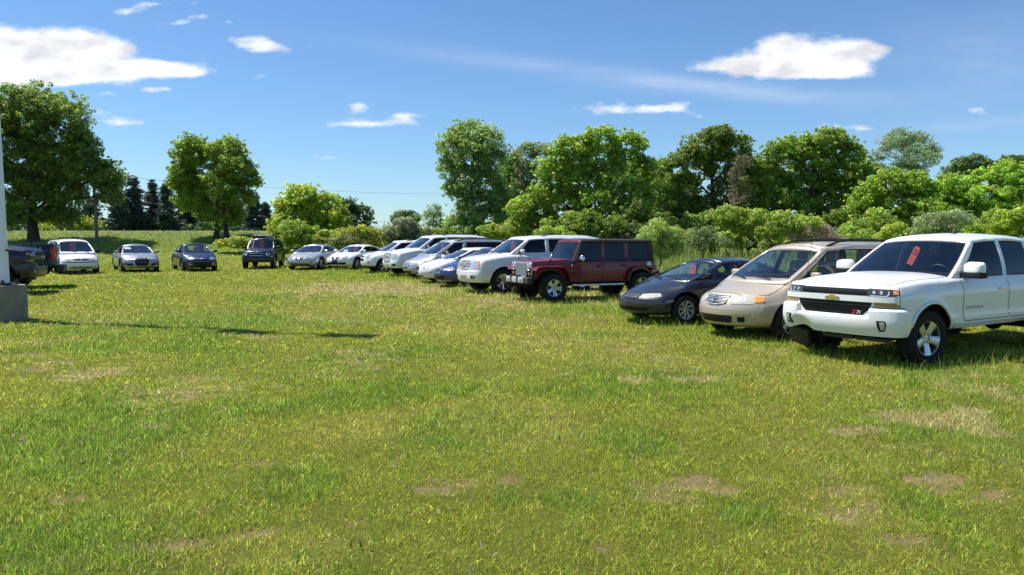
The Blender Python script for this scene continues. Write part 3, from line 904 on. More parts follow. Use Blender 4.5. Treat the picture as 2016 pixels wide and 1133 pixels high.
# ---- generic closed-body builders -------------------------------------------
def sedan(name, label, mat, L=4.74, W=.90, H=1.42, wb=2.72, fo=.95, r=.315, belt=.92, nose=.66, hoodz=.78, deck=.94, fp=None, pf=(.42, 2.3), base=1.2, top=.30, rtop=-.85, rbase=-1.62,
          bp=-.02, rim=None, rimmat=None, glassmat=None, coupe=False, bpill='b', gl=None, seat=None, yb=None, yr=.56, cat='car', bumpz=.52, dark_roof=None, c2=None, bot=.2, hood=True, dash=None, nosew=.78, pillar=None, knee=.05, t0=.1):
    xf = L / 2; wf = xf - fo; wbk = wf - wb
    yb = yb or W - .105
    fp = fp or [(bot, .13), (.3, .03), (.45, 0), (nose - .1, .02), (nose - .02, .07), (nose + .06, .2), (nose + .16, .42)]
    c2x = c2 if c2 is not None else (rbase + .55, rtop + .22)
    cols = [(base, top, 'p'), (base - .16, top - .13, 'w'), (bp + .05, bp, bpill), (bp - .06, bp - .10, 'w'), (c2x[0], c2x[1], 'p'), (rbase, rtop, 'e')]
    if coupe: cols = [(base, top, 'p'), (base - .16, top - .13, 'w'), (bp - .1, bp - .18, bpill), (bp - .17, bp - .24, 'w'), (c2x[0], c2x[1], 'p'), (rbase, rtop, 'e')]
    S = dict(paint=mat, xf=xf, xr=-xf, top=[(xf, nose), (xf - .3, (nose + hoodz) / 2 + .03), (xf - .7, hoodz), (base, belt - .03), (0, belt), (rbase, belt + .03), (-xf + .35, deck), (-xf, deck - .06)],
             crown=[(xf, .02), (xf - .5, .06), (base, .08), (rbase, .06), (-xf + .2, .05), (-xf, .02)], bot=[(-xf, .26), (-xf + .6, bot), (xf - .6, bot), (xf, bot)],
             w=[(xf, W * nosew / .9), (xf - .45, W * .97), (xf - 1, W), (0, W), (-xf + .6, W * .985), (-xf, W * .9)], fp=fp, rp=[(.2, .12), (.4, .02), (.6, 0), (.8, .03), (deck, .1)],
             pf=pf, pr=(.32, 2.5), arch=r + .055, wf=wf, wb=wbk, wr=(r, .205, r * .66), rim=rim or rim_spokes(7, wide=.16, taper=1.2), rimmat=rimmat or M['alloy'], cab=(base, rbase),
             lines=[base - .22, bp, c2x[0] - .05], doors=[(base - .22, bp), (bp, c2x[0] - .05)] if not coupe else [(base - .22, bp - .2)], doorz=.30, hood=(base + .05, xf - .22, .84) if hood else None, bumper=bumpz, smooth=2,
             glass=glassmat or M['glass_blue'], sideglass=gl or M['glass_dark'], seatmat=seat or M['seat_dark'], flare=.018, steer=0, pillar=pillar or M['trim'], dashmat=dash or M['dash'],
             house=dict(cols=cols, zb=[(base, belt), (0, belt + .02), (rbase, belt + .06)], zr=[(top, H - .085), (top - .35, H - .045), (rtop + .3, H - .05), (rtop, H - .09)], yb=[(base, yb - .05), (.4, yb), (-.6, yb), (rbase, yb - .09)],
                        yr=[(top, yr - .02), (0, yr + .01), (rtop, yr - .04)], bow=.035, t0=t0, t1=.9, crown=.035, wbow=.2, rbow=.2, gw=.92, **{'in': dict(z=belt - .20, rows=[-.15, -.95] if not coupe else [-.1], dash=base - .28)}))
    c = Car(name, label, cat, S)
    ds = S['doors']
    seams(c, ds, .32, belt - .02, [('T', [(xf - .28, -W * .6), (xf - .2, 0), (xf - .28, W * .6), (xf - .6, W * .80), (base + .05, W * .83)]), ('T', [(xf - .28, -W * .6), (xf - .6, -W * .80), (base + .05, -W * .83)])])
    return c

def mid_details(c, mz=None, mx=None, plate=False, wip=True, mirror=True, mat=None, hz=None):
    S = c.S; h = S['house']; x0 = h['cols'][1][0]
    zb = curve(h['zb'], .05)(x0)
    if mirror: c.mirrors((mx or x0 - .12), curve(h['yb'], .1)(x0) + .07, (mz or zb + .09), (.085, .11, .075), mat or c.P)
    if wip: c.wipers(0, 0, .55)
    xs = [b + .14 for a, b in S['doors']]
    if S['doors']: c.handles(xs, hz or zb - .1, c.P)

# per-body side mouldings
def moulding(c, z, x0, x1, mat, h=.05):
    for fr in 'LR': c.patch('side_moulding', mat, fr, [(x0, z), (x1, z), (x1, z - h), (x0, z - h)], .012, .02, cell=.14)

# ---- tall bodies: minivans and sport utility vehicles -------------------------
def van(name, label, mat, L, W, H, wb, fo, r, belt, nose, hoodz, fp, pf, base, top, cols, rtop, rbase, cat='minivan', rim=None, rimmat=None, glassmat=None, gl=None, seat=None, arch=.06, doors=(), bumpz=.55, bot=.22,
        nosew=.9, yr=None, yb=None, wt=.21, flare=.022, zr=None, bumpmat=None, crown=.10, side=None, gw=.92, hood=True, dash=None, rows=None, wbow=.2, smooth=2, pillar=None, df=1.15, rear='w', roofmat=None, t0=.08, rp=None, topx=None, knob=False, rimr=None):
    xf = L / 2; wf = xf - fo; wbk = wf - wb
    yb = yb or W - .10; yr = yr or W - .27
    S = dict(paint=mat, xf=xf, xr=-xf, top=topx or [(xf, nose), (xf - .3, (nose + hoodz) / 2 + .02), (xf - .7, hoodz), (base, belt - .02), (0, belt), (-xf, belt + .02)],
             crown=[(xf, .02), (xf - .5, crown * .6), (base + .1, crown), (base - .4, .03), (-xf, .02)], bot=[(-xf, .3), (-xf + .6, bot), (xf - .6, bot), (xf, bot + .02)],
             w=[(xf, W * nosew), (xf - .5, W * .975), (xf - 1, W), (0, W), (-xf, W * .97)], fp=fp, rp=rp or [(.2, .1), (.4, .0), (.7, 0.02), (1.1, .06)], pf=pf, pr=(.14, 4),
             side=side or SIDE, arch=r + arch, wf=wf, wb=wbk, wr=(r, wt, rimr or r * .63), rim=rim or rim_spokes(6, wide=.24), rimmat=rimmat or M['alloy'], cab=(base, rbase), lines=[q for d in doors for q in d], doors=list(doors), doorz=bot + .14,
             hood=(base + .05, xf - .24, .84) if hood else None, bumper=bumpz, bumpmat=bumpmat, smooth=smooth, glass=glassmat or M['glass_blue'], sideglass=gl or M['glass_dark'], seatmat=seat or M['seat_dark'], flare=flare, pillar=pillar or M['trim'], df=df,
             dashmat=dash or M['dash'], roofmat=roofmat or mat, knobby=knob,
             house=dict(cols=[(base, top, 'p')] + cols + [(rbase, rtop, 'e')], zb=[(base, belt), (rbase, belt + .03)], zr=zr or [(top, H - .11), (top - .5, H - .055), (rtop + .6, H - .06), (rtop, H - .10)], yb=[(base, yb - .05), (base - .6, yb), (rbase + .5, yb), (rbase, yb - .03)],
                        yr=[(top, yr - .03), (top - .6, yr), (rtop, yr - .03)], bow=.035, t0=t0, t1=.9, crown=.04, wbow=wbow, rbow=.08, gw=gw, rear=rear, **{'in': dict(z=belt - .04, rows=rows or [top - .45, top - 1.4], dash=base - .3)}))
    c = Car(name, label, cat, S)
    seams(c, doors, bot + .14, belt - .01, [('T', [(xf - .30, -W * .6), (xf - .22, 0), (xf - .30, W * .6), (xf - .6, W * .80), (base + .05, W * .85)]), ('T', [(xf - .30, -W * .6), (xf - .6, -W * .80), (base + .05, -W * .85)])] if hood else [])
    return c
P_WHITE = paint('paint_white', WHITE, 0, .3, .7, .05, (.5, .47, .40))
P_WHITE2 = paint('paint_white_second', (.77, .775, .77), 0, .3, .7, .08, (.5, .47, .40))
P_GOLD = paint('paint_gold', (.53, .445, .335), .35, .36, .8, .08, (.40, .36, .28))
P_BLACKBLUE = paint('paint_dark_navy', (.009, .011, .024), .05, .32, .8, .015)
P_MAROON = paint('paint_maroon', (.150, .006, .015), .0, .35, .35, .0)
P_SILVER = paint('paint_silver', (.46, .47, .49), .55, .34, .8, .05)
P_SILVER2 = paint('paint_grey_silver', (.36, .38, .41), .55, .34, .8, .05)
P_BLUE = paint('paint_blue', (.012, .022, .10), .2, .3, .9, .04)
P_NAVY = paint('paint_navy', (.010, .014, .055), .2, .3, .9, .04)
P_XNAVY = paint('paint_midnight', (.008, .010, .022), .0, .32, .7, .01)
P_TRUCK = paint('paint_truck_navy', (.005, .007, .020), .0, .35, .35, .0)

# white pickup, nearest of the row
c = pickup('pickup_truck', 'white extended-cab pickup with dented front bumper and gold badge, largest and nearest vehicle', P_WHITE, damaged=True)
c.place(7.19, 12.92, 211.4, gh(7, 13) - .035)
c.tagcard('curled red card hung behind the windshield of the white pickup', -.02, .86, .105, .31, tilt=-.42); c.settle()

# gold minivan
c = van('minivan', 'gold tan minivan with black roof rack, between the white pickup and the black sedan', P_GOLD, 5.1, .96, 1.74, 3.0, 1.0, .335, 1.05, .80, .93,
        [(.2, .14), (.3, .05), (.42, .01), (.52, 0), (.62, .02), (.70, .06), (.80, .17), (.90, .34), (1.0, .55)], (.46, 2.2), 1.50, .52,
        [(1.30, .40, 'w'), (.30, .14, 'b'), (.20, .03, 'w'), (-.95, -.98, 'b'), (-1.05, -1.08, 'w'), (-2.15, -1.95, 'p')], -2.22, -2.5, zr=[(.5, 1.655), (0, 1.72), (-1.6, 1.71), (-2.2, 1.66)], rim=rim_spokes(5, wide=.46, taper=1.0, hub=.3, lip=.10), rimmat=M['alloy_dull'],
        glassmat=M['glass'], gl=M['glass'], seat=M['seat_tan'], doors=[(1.12, .22), (.22, -.98)], nosew=.84, bumpz=.60, dash=M['seat_grey'], arch=.05, wbow=.24)
gp_ = [(-.35, .79), (.35, .79), (.29, .665), (.12, .63), (-.12, .63), (-.29, .665)]
g = grille(c, gp_, 'trim', [(-.33, .33, .765), (-.32, .32, .740), (-.31, .31, .715), (-.29, .29, .69), (-.26, .26, .665)], 'satin', .006, ('satin', .014))
ring(c, 'emblem', 'chrome', 'F', 0, .715, .055, .05, .013, .028, g)
for dx in (-.024, .024): c.patch('emblem_bar', M['chrome'], 'F', [(dx - .007 + (.008 if dx > 0 else -.008), .75), (dx + .007 + (.008 if dx > 0 else -.008), .75), (dx + .006, .68), (dx - .006, .68)], .03, .01, parent=g, cell=.04)
c.patch('emblem_bar', M['chrome'], 'F', rect(-.024, .024, .709, .721), .03, .01, parent=g, cell=.04)
lamps(c, [(.37, .675), (.40, .77), (.85, .80), (1.40, .80), (1.36, .70), (.90, .655), (.42, .645)], 'lamp_old', amber=[(1.10, .79), (1.37, .785), (1.34, .71), (1.08, .69)], spots=[(.54, .725, .045), (.72, .73, .05)])
c.patch('air_intake', M['trim'], 'F', [(-.44, .44), (.44, .44), (.46, .41), (.43, .31), (-.43, .31), (-.46, .41)], .005, .02)
for z in (.35, .395): c.patch('intake_bar', M['plastic'], 'F', rect(-.42, .42, z - .006, z + .006), .012, .01, cell=.1)
c.patch('fog_lamp_recess', M['trim'], 'F', [(.58, .42), (.78, .43), (.79, .35), (.76, .33), (.58, .33)], .005, .02, True)
c.lines('bumper_crease', M['seat_tan'], [('F', [(-1.15, .56), (-.6, .535), (.6, .535), (1.15, .56)])], wid=.006)
c.patch('paint_scrape', M['badge_white'], 'F', [(1.00, .50), (1.03, .49), (1.06, .46), (1.09, .455), (1.05, .44), (1.02, .47)], .004, .003, cell=.03)
moulding(c, .55, 1.02, -1.03, c.P)
mid_details(c, mx=1.08)
c.rack(.35, -2.0, .58, M['trim'], .07, .022, cross=(-.25, -1.2))
b = B(); b.tube([(1.2, .88, 1.02), (1.05, .885, 1.8)], .004, 6); b.build('antenna', M['trim'], c.root)
c.place(5.93, 15.06, 205.5)

# black sedan
c = sedan('sedan', 'small black sedan with hazy headlights, parked low in long grass beside the gold minivan', P_BLACKBLUE, 4.74, .91, 1.40, 2.74, .94, .31, .92, .64, .80, .96, base=1.22, top=.28, rtop=-.82, rbase=-1.6,
          glassmat=M['glass'], gl=M['glass'], seat=M['seat_grey'], rim=rim_spokes(8, wide=.2, taper=1.5, hub=.34, lip=.14, twist=.35), rimmat=M['alloy_dull'], dash=M['dash_grey'], c2=(-1.08, -.62), pf=(.5, 2.1),
          fp=[(.2, .12), (.3, .02), (.45, 0), (.54, .02), (.60, .08), (.66, .2), (.76, .42)])
g = grille(c, [(-.38, .63), (.38, .63), (.36, .565), (.2, .55), (-.2, .55), (-.36, .565)], 'trim', [(-.36, .36, .605), (-.34, .34, .578)], 'badge_grey', .008, ('badge_grey', .006))
for q in np.linspace(-.3, .3, 7): c.patch('grille_bar', M['badge_grey'], 'F', rect(q - .006, q + .006, .565, .62), .02, .01, parent=g, cell=.05)
c.patch('emblem', M['chrome'], 'F', ellipse(0, .60, .03, .03, 10), .026, .01, parent=g, cell=.04)
lamps(c, [(.42, .57), (.43, .635), (.75, .655), (1.16, .66), (1.2, .60), (.85, .57)], 'lamp_old')
c.patch('lower_intake', M['trim'], 'F', [(-.70, .37), (.70, .37), (.74, .34), (.62, .28), (-.62, .28), (-.74, .34)], .005, .02)
c.lines('bumper_crease', M['plastic'], [('F', [(-1.2, .50), (0, .485), (1.2, .50)])], wid=.014)
mid_details(c, mat=M['trim'])
c.place(4.58, 17.44, 204.6)
c.tagcard('red card in the windshield of the small black sedan', -.17, .88, .19, .40); c.settle()

# maroon off-roader
def jeep():
    S = dict(paint=P_MAROON, xf=2.0, xr=-2.05, top=[(2.0, 1.14), (.9, 1.19), (.74, 1.165), (.62, 1.13), (-2.05, 1.13)], crown=[(2.0, .03), (.8, .045), (.6, .01), (-2, 0)], crownpow=3,
             bot=[(-2.05, .55), (1, .52), (2, .62)], w=[(2.0, .62), (.95, .675), (.82, .70), (.72, .775), (-2.05, .785)], wsm=.05, fp=[(.4, 0), (1.2, 0)], rp=[(.4, 0), (1.2, 0)], pf=(.04, 5), pr=(.02, 6),
             side=[(0, .97), (.2, .99), (.5, 1), (1, .985)], arch=.47, wf=1.45, wb=-1.5, wr=(.405, .255, .245), rim=rim_spokes(5, wide=.40, taper=1.5, hub=.3, lip=.08, lugs=5), cab=(.72, -1.95), lines=[.58, -.22, -1.04], doors=[(.58, -.22), (-.22, -1.04)],
             doorz=.60, hood=(.85, 1.95, .97), flare=0, smooth=1, glass=M['glass'], sideglass=M['glass_dark'], pillar=P_MAROON, roofmat=simple('hardtop_black', (.022, .012, .014), .5, var=.2), track=.79, df=.2, dr=.2, knobby=True,
             house=dict(cols=[(.75, .48, 'b'), (.64, .40, 'w'), (-.17, -.19, 'b'), (-.28, -.30, 'w'), (-.97, -.97, 'b'), (-1.10, -1.10, 'w'), (-1.84, -1.82, 'p'), (-2.02, -1.98, 'e')], zb=[(1, 1.13), (-2, 1.13)], zr=[(.7, 1.755), (0, 1.775), (-2, 1.765)],
                        yb=[(1, .72), (.8, .735), (-2, .735)], yr=[(.7, .64), (0, .65), (-2, .645)], bow=.0, t0=.05, t1=.88, crown=.015, wbow=.05, rbow=.02, gw=.88, **{'in': dict(z=1.1, rows=[-.2, -1.0], dash=.5)}))
    c = Car('off_roader', 'maroon boxy four-door off-roader with chrome grille and grey bumper', 'SUV', S)
    # nose panel with seven slots and round lamps
    b = B(); nose = [(-.60, .70), (-.63, .80), (-.63, 1.10), (-.58, 1.135), (.58, 1.135), (.63, 1.10), (.63, .80), (.60, .70)]
    b.prism([(p[0], p[1]) for p in nose], 0, .045, Matrix.Translation((2.0, 0, 0)) @ Matrix(((0, 0, 1, 0), (1, 0, 0, 0), (0, 1, 0, 0), (0, 0, 0, 1))))
    bmesh.ops.bevel(b.bm, geom=[e for e in b.bm.edges], offset=.012, segments=2, affect='EDGES')
    g = b.build('grille', M['jeep_chrome'], c.root)
    def slab(name, mat, poly, x0, x1, parent):
        b = B(); b.prism(poly, 0, x1 - x0, Matrix.Translation((x0, 0, 0)) @ Matrix(((0, 0, 1, 0), (1, 0, 0, 0), (0, 1, 0, 0), (0, 0, 0, 1))))
        return b.build(name, mat, parent)
    for k in range(7):
        y = (k - 3) * .102
        slab('slot', simple('slot_sky_blue', (.05, .085, .20), .25) if k == 0 else bpy.data.materials['slot_sky_blue'], [(y - .026, .77), (y - .016, .755), (y + .016, .755), (y + .026, .77), (y + .026, 1.075), (y + .016, 1.09), (y - .016, 1.09), (y - .026, 1.075)], 2.02, 2.048, g)  # blue base colour stands in for sky reflected in the slots
        b = B(); b.tube([(2.05, y - .03, .76), (2.05, y - .03, 1.085)], .011, 6); b.tube([(2.05, y + .03, .76), (2.05, y + .03, 1.085)], .011, 6); b.build('slot_trim', M['jeep_chrome'], g)
    for sg in (1, -1):
        b = B(); b.lathe([(.100, 0), (.105, .03), (.09, .045), (.088, .02)], n=24)
        t = b.mesh(); t.transform(Matrix.Translation((2.04, sg * .475, .985)) @ Matrix.Rotation(-math.pi / 2, 4, 'Z')); h = obj('headlight', t, M['chrome'], c.root)
        b = B(); b.ball((2.045, sg * .475, .985), (.035, .088, .088), None, 3); b.build('lens', M['lamp'], h)
        b = B(); b.ball((2.045, sg * .50, .80), (.02, .045, .042), None, 2); b.build('turn_signal', M['amber'], c.root)
        # fenders
        for nm, path, y0, y1 in (('front_fender', [(2.06, .90), (2.0, .985), (1.86, 1.02), (1.20, 1.02), (1.07, .97), (.96, .78), (.90, .56)], .58, .93), ('rear_fender', [(-.98, .56), (-1.05, .80), (-1.18, .95), (-1.32, .99), (-1.72, .99), (-1.88, .93), (-1.98, .78), (-2.03, .64)], .75, .92)):
            b = B(); t = bmesh.new(); n = len(path); A = []
            for i, p in enumerate(path):
                a = Vector(path[max(0, i - 1)]); d = (Vector(path[min(n - 1, i + 1)]) - a).normalized(); nn = Vector((-d.y, d.x))
                if nn.y < 0 and abs(nn.y) > .3: nn = -nn
                if nm == 'front_fender' and i >= 5 and nn.x > 0: nn = nn
                th = .055
                q = Vector(p) - nn * th if abs(nn.y) > .3 else Vector(p) + Vector((th if p[0] < (1.45 if nm[0] == 'f' else -1.5) else -th, 0))
                A.append([t.verts.new((p[0], sg * y0, p[1])), t.verts.new((p[0], sg * (y1 - .02), p[1])), t.verts.new((p[0] * .999, sg * y1, p[1] - .012)), t.verts.new(((p[0] * .3 + q.x * .7), sg * y1, p[1] * .3 + q.y * .7)), t.verts.new((q.x, sg * (y1 - .03), q.y)), t.verts.new((q.x, sg * y0, q.y))])
            for i in range(n - 1):
                for k in range(6): t.faces.new((A[i][k], A[i][(k + 1) % 6], A[i + 1][(k + 1) % 6], A[i + 1][k]))
            t.faces.new(A[0]); t.faces.new(A[-1][::-1]); b.add(t); b.build(nm, P_MAROON, c.root, 30)
        b = B(); b.box((.0, sg * .86, .47), (1.75, .12, .05), bev=.02); b.build('side_step', M['satin'], c.root)
        b = B(); b.ball((.57, sg * .90, 1.22), (.075, .11, .10), None, 3); o = b.build('mirror', M['chrome'], c.root)
        b = B(); b.tube([(.60, sg * .74, 1.14), (.58, sg * .88, 1.16)], .025, 8); b.build('mirror_arm', M['trim'], o)
        b = B(); b.box((1.45, sg * .66, 1.16), (.03, .02, .10)); b.build('hood_latch', M['trim'], c.root)
        b = B(); b.box((-2.07, sg * .70, .90), (.07, .14, .2), bev=.015); b.build('tail_lamp', M['red_lens'], c.root)
        b = B(); b.box((1.6, sg * .45, .8), (.9, .3, .3)); b.build('inner_fender', M['liner'], c.root)
    b = B(); b.box((2.20, 0, .625), (.16, 1.08, .17), bev=.03); bp = b.build('bumper', M['satin'], c.root)
    for sg in (1, -1):
        b = B(); b.box((2.17, sg * .70, .62), (.17, .36, .18), Matrix.Rotation(sg * -.18, 3, 'Z'), bev=.04); b.build('bumper_end', M['plastic'], bp)
        b = B(); b.box((2.23, sg * .20, .64), (.14, .07, .24), bev=.02); b.build('bumper_guard', M['plastic'], bp)
        b = B(); t = B(); b.lathe([(.055, 0), (.058, .02), (.045, .03), (0, .032)], n=18); m = b.mesh(); m.transform(Matrix.Translation((2.27, sg * .40, .625)) @ Matrix.Rotation(-math.pi / 2, 4, 'Z')); obj('fog_lamp', m, M['lamp'], bp)
    b = B(); b.box((2.1, 0, .50), (.2, 1.3, .16), bev=.05); b.box((0, .4, .5), (4.1, .09, .14)); b.box((0, -.4, .5), (4.1, .09, .14)); b.tube([(1.45, .75, .4), (1.45, -.75, .4)], .05, 8); b.tube([(-1.5, .75, .4), (-1.5, -.75, .4)], .05, 8); b.ball((1.45, -.2, .4), (.14, .14, .14)); b.build('chassis', M['liner'], c.root)
    c.patch('windshield_header', P_MAROON, 'X', rect(-.63, .63, 1.655, 1.735), .008, .02, cell=.1)
    b = B(); b.lathe([(.16, -.12), (.30, -.125), (.37, -.11), (.405, -.05), (.405, .05), (.37, .11), (.3, .12), (.16, .12)], n=30, closed=True); m = b.mesh(); m.transform(Matrix.Translation((-2.2, -.05, .98)) @ Matrix.Rotation(math.pi / 2, 4, 'Z')); obj('spare_wheel', m, M['tyre'], c.root)
    b = B(); b.lathe([(.085, 0), (.085, .02), (.07, .028), (0, .028)], n=20); m = b.mesh(); m.transform(Matrix.Translation((-1.80, .775, 1.03))); obj('fuel_cap', m, M['satin'], c.root)
    b = B(); b.lathe([(.03, 0), (.03, .012), (0, .014)], n=14); m = b.mesh(); m.transform(Matrix.Translation((.80, .72, 1.02))); obj('round_badge', m, M['satin'], c.root)
    seams(c, [(.58, -.22), (-.22, -1.04)], .60, 1.12)
    c.handles([-.08, -.92], 1.0, M['trim'], .16)
    c.text('lettering', M['badge_grey'], 'L', 'SAHARA', .72, .86, .05, .01, spacing=1.2)
    c.wipers(0, 0, .5, .05)
    return c
c = jeep(); c.place(2.11, 22.91, 205.4)

# white luxury SUV
SUVC = [(1.02, .43, 'w'), (-.02, -.06, 'p'), (-.16, -.20, 'w'), (-1.05, -1.05, 'p'), (-1.18, -1.17, 'w'), (-2.15, -2.0, 'p')]
def suv_common(c, rail=M['chrome'], mz=1.36):
    mid_details(c, mz=mz, hz=1.12)
    c.rack(.0, -2.1, .62, rail, .05, .022)
    b = B(); b.box((0, .4, .42), (4.6, .1, .14)); b.box((0, -.4, .42), (4.6, .1, .14)); b.tube([(c.S['wf'], .8, .38), (c.S['wf'], -.8, .38)], .07, 8); b.build('chassis', M['liner'], c.root)
c = van('suv', 'white luxury SUV with wide barred grille and chrome wheels, beside the maroon off-roader', P_WHITE2, 5.06, 1.0, 1.90, 2.95, 1.0, .40, 1.27, 1.11, 1.20, [(.3, .12), (.42, .03), (.6, 0), (.76, .01), (.80, .05), (1.0, .08), (1.10, .14), (1.2, .26), (1.3, .4)], (.17, 3.4), 1.24, .52, SUVC, -2.3, -2.46,
        cat='SUV', rim=rim_spokes(7, wide=.26, taper=1.2, hub=.26, lip=.09), rimmat=M['chrome'], doors=[(.98, -.08), (-.08, -1.12)], bumpz=.775, bot=.34, nosew=.93, smooth=2, arch=.065, flare=.03, gl=M['glass_dark'], crown=.07, df=1.0)
gpo = [(-.40, 1.085), (.40, 1.085), (.39, .86), (.30, .80), (-.30, .80), (-.39, .86)]
g = grille(c, gpo, 'trim', [(-.38, .38, 1.05), (-.38, .38, 1.0), (-.37, .37, .95), (-.36, .36, .90), (-.34, .34, .85)], 'satin', .024, ('satin', .03))
for q in (-.2, .2): c.patch('grille_bar', M['satin'], 'F', rect(q - .008, q + .008, .81, 1.07), .018, .01, parent=g, cell=.06)
c.patch('emblem', M['satin'], 'F', [(0, .90), (.04, .93), (.04, .985), (-.04, .985), (-.04, .93)], .03, .012, parent=g, cell=.05)
ring(c, 'emblem_wreath', 'chrome', 'F', 0, .945, .07, .06, .012, .03, g)
lamps(c, [(.44, .80), (.44, 1.075), (.78, 1.085), (1.06, 1.07), (1.08, .82), (.95, .79)], 'lamp', amber=[(.96, 1.06), (1.07, 1.05), (1.08, .83), (.98, .82)], spots=[(.60, 1.0, .055), (.60, .87, .05), (.78, .94, .05)])
c.patch('fog_lamp', M['trim'], 'F', [(.52, .60), (.84, .61), (.82, .50), (.56, .49)], .006, .02, True)
c.patch('fog_lens', M['lamp'], 'F', [(.70, .59), (.80, .595), (.79, .52), (.71, .51)], .012, .01, True)
c.patch('plate_recess', M['seat_tan'], 'F', rect(-.25, .25, .48, .60), .004, .01)
c.patch('bumper_groove', M['satin'], 'F', [(-.95, .70), (.95, .70), (.95, .685), (-.95, .685)], .003, .01)
moulding(c, .66, 1.02, -.92, c.P, .08)
suv_common(c)
c.place(.67, 26.12, 206.8)
c.tagcard('red card in the windshield of the white SUV beside the maroon off-roader', .0, .9, .2, .5, tilt=-.12, curl=.5); c.settle()

# blue sedan
c = sedan('sedan', 'dark blue sedan between the white oval-grille sedan and the white luxury SUV', P_BLUE, 4.66, .88, 1.45, 2.67, .95, .32, .94, .68, .82, .98, base=1.25, top=.32, rtop=-.8, rbase=-1.6)
g = grille(c, [(-.30, .70), (.30, .70), (.24, .55), (-.24, .55)], 'trim', [(-.29, .29, .68), (-.27, .27, .62)], 'chrome', .016, ('satin', .014))
lamps(c, [(.40, .62), (.38, .69), (.80, .75), (1.06, .76), (1.08, .70), (.85, .63)], 'lamp', spots=[(.55, .665, .035), (.75, .69, .04)])
c.patch('lower_intake', M['trim'], 'F', [(-.55, .44), (.55, .44), (.5, .30), (-.5, .30)], .005, .02)
c.lines('chin_strip', M['satin'], [('F', [(-1.0, .245), (1.0, .245)])], wid=.03)
mid_details(c)
c.place(-.68, 28.95, 207.5)
c.tagcard('red card in the windshield of the dark blue sedan between two white vehicles', .0, .85, .18, .36, curl=1.0); c.settle()

# white sedan with oval grille
c = sedan('sedan', 'white sedan with small dark oval grille, in front of the silver minivan', P_WHITE2, 5.0, .92, 1.42, 2.76, 1.06, .315, .93, .66, .80, .96, base=1.25, top=.32, rtop=-.95, rbase=-1.75, pf=(.55, 2.1))
grille(c, ellipse(0, .58, .24, .095), 'trim', (), frame=('chrome', .012))
lamps(c, [(.42, .57), (.42, .67), (.75, .72), (1.02, .70), (1.02, .62), (.75, .57)], 'lamp', spots=[(.56, .63, .04), (.76, .65, .04)])
c.patch('front_plate', M['plate_dark'], 'F', rect(-.16, .16, .33, .46), .02, .02)
c.patch('lower_intake', M['trim'], 'F', [(-.50, .31), (.50, .31), (.46, .24), (-.46, .24)], .005, .02)
c.patch('corner_lamp', M['lamp'], 'F', [(.95, .46), (1.2, .47), (1.2, .43), (.95, .42)], .006, .02, True)
mid_details(c)
c.place(-1.55, 31.6, 206)
c.tagcard('red card in the windshield of the white oval-grille sedan', .0, .85, .18, .36, curl=1.1); c.settle()

# silver minivan
c = van('minivan', 'silver minivan with dark roof rack, behind the white oval-grille sedan', P_SILVER, 5.1, .98, 1.75, 3.0, .98, .335, 1.06, .78, .92, [(.2, .14), (.32, .04), (.45, 0), (.6, .02), (.68, .06), (.78, .16), (.9, .34), (1, .55)], (.5, 2.2), 1.5, .55,
        [(1.28, .42, 'w'), (.28, .12, 'p'), (.10, -.04, 'w'), (-1.0, -1.02, 'b'), (-1.05, -1.08, 'w'), (-2.25, -2.05, 'p')], -2.3, -2.5, rim=rim_spokes(5, wide=.4), doors=[(1.1, .2), (.2, -1.0)], nosew=.84, arch=.05)
g = grille(c, [(-.34, .74), (.34, .74), (.30, .58), (.15, .55), (-.15, .55), (-.30, .58)], 'trim', [(-.33, .33, .71), (-.32, .32, .67), (-.31, .31, .63), (-.28, .28, .59)], 'satin', .016, ('satin', .018))
lamps(c, [(.40, .59), (.38, .70), (.75, .80), (1.02, .80), (1.02, .70), (.75, .62)], 'lamp', spots=[(.56, .665, .045), (.78, .71, .05)])
c.patch('lower_intake', M['trim'], 'F', rect(-.5, .5, .27, .37), .005, .02)
c.patch('plate_recess', M['plate_dark'], 'F', rect(-.2, .2, .47, .53), .006, .02)
c.lines('chin_strip', M['satin'], [('F', [(-.9, .32), (.9, .32)])], wid=.02)
mid_details(c, mx=1.05); c.rack(.35, -2.1, .62, M['trim'], .05, .022, cross=(-.3, -1.4))
c.place(-2.4, 34.3, 211)
c.tagcard('red card in the windshield of the silver minivan', .0, .9, .2, .46, tilt=-.05, curl=.3); c.settle()

# big white SUV
c = van('suv', 'large white SUV with square chrome grille, between the silver minivan and the white crossover', P_WHITE, 5.13, 1.0, 1.93, 2.95, 1.0, .40, 1.27, 1.09, 1.19, [(.3, .12), (.42, .03), (.6, 0), (.76, .01), (.82, .05), (1.0, .07), (1.10, .14), (1.2, .26), (1.3, .4)], (.20, 3.2), 1.3, .52, [(1.06, .40, 'w')] + SUVC[1:], -2.32, -2.48,
        cat='SUV', rim=rim_spokes(6, wide=.3), doors=[(.98, -.08), (-.08, -1.12)], bumpz=.78, bot=.36, nosew=.90, arch=.06, flare=.03, crown=.07, df=1.1)
g = grille(c, [(-.36, 1.05), (.36, 1.05), (.33, .74), (.24, .70), (-.24, .70), (-.33, .74)], 'satin', (), 'chrome', .02, ('chrome', .035))
c.text('grille_lettering', M['letter_red'], 'F', 'GMC', 0, .89, .17, .03, sx=1.15, parent=g)
lamps(c, [(.44, .78), (.44, 1.03), (.70, 1.05), (.98, 1.03), (1.0, .82), (.85, .77)], 'lamp', spots=[(.60, .97, .05), (.60, .84, .05), (.80, .92, .06)])
c.patch('fog_lamp', M['trim'], 'F', [(.52, .58), (.88, .59), (.86, .50), (.56, .49)], .006, .02, True)
c.patch('plate_recess', M['satin'], 'F', rect(-.25, .25, .47, .6), .004, .01)
suv_common(c)
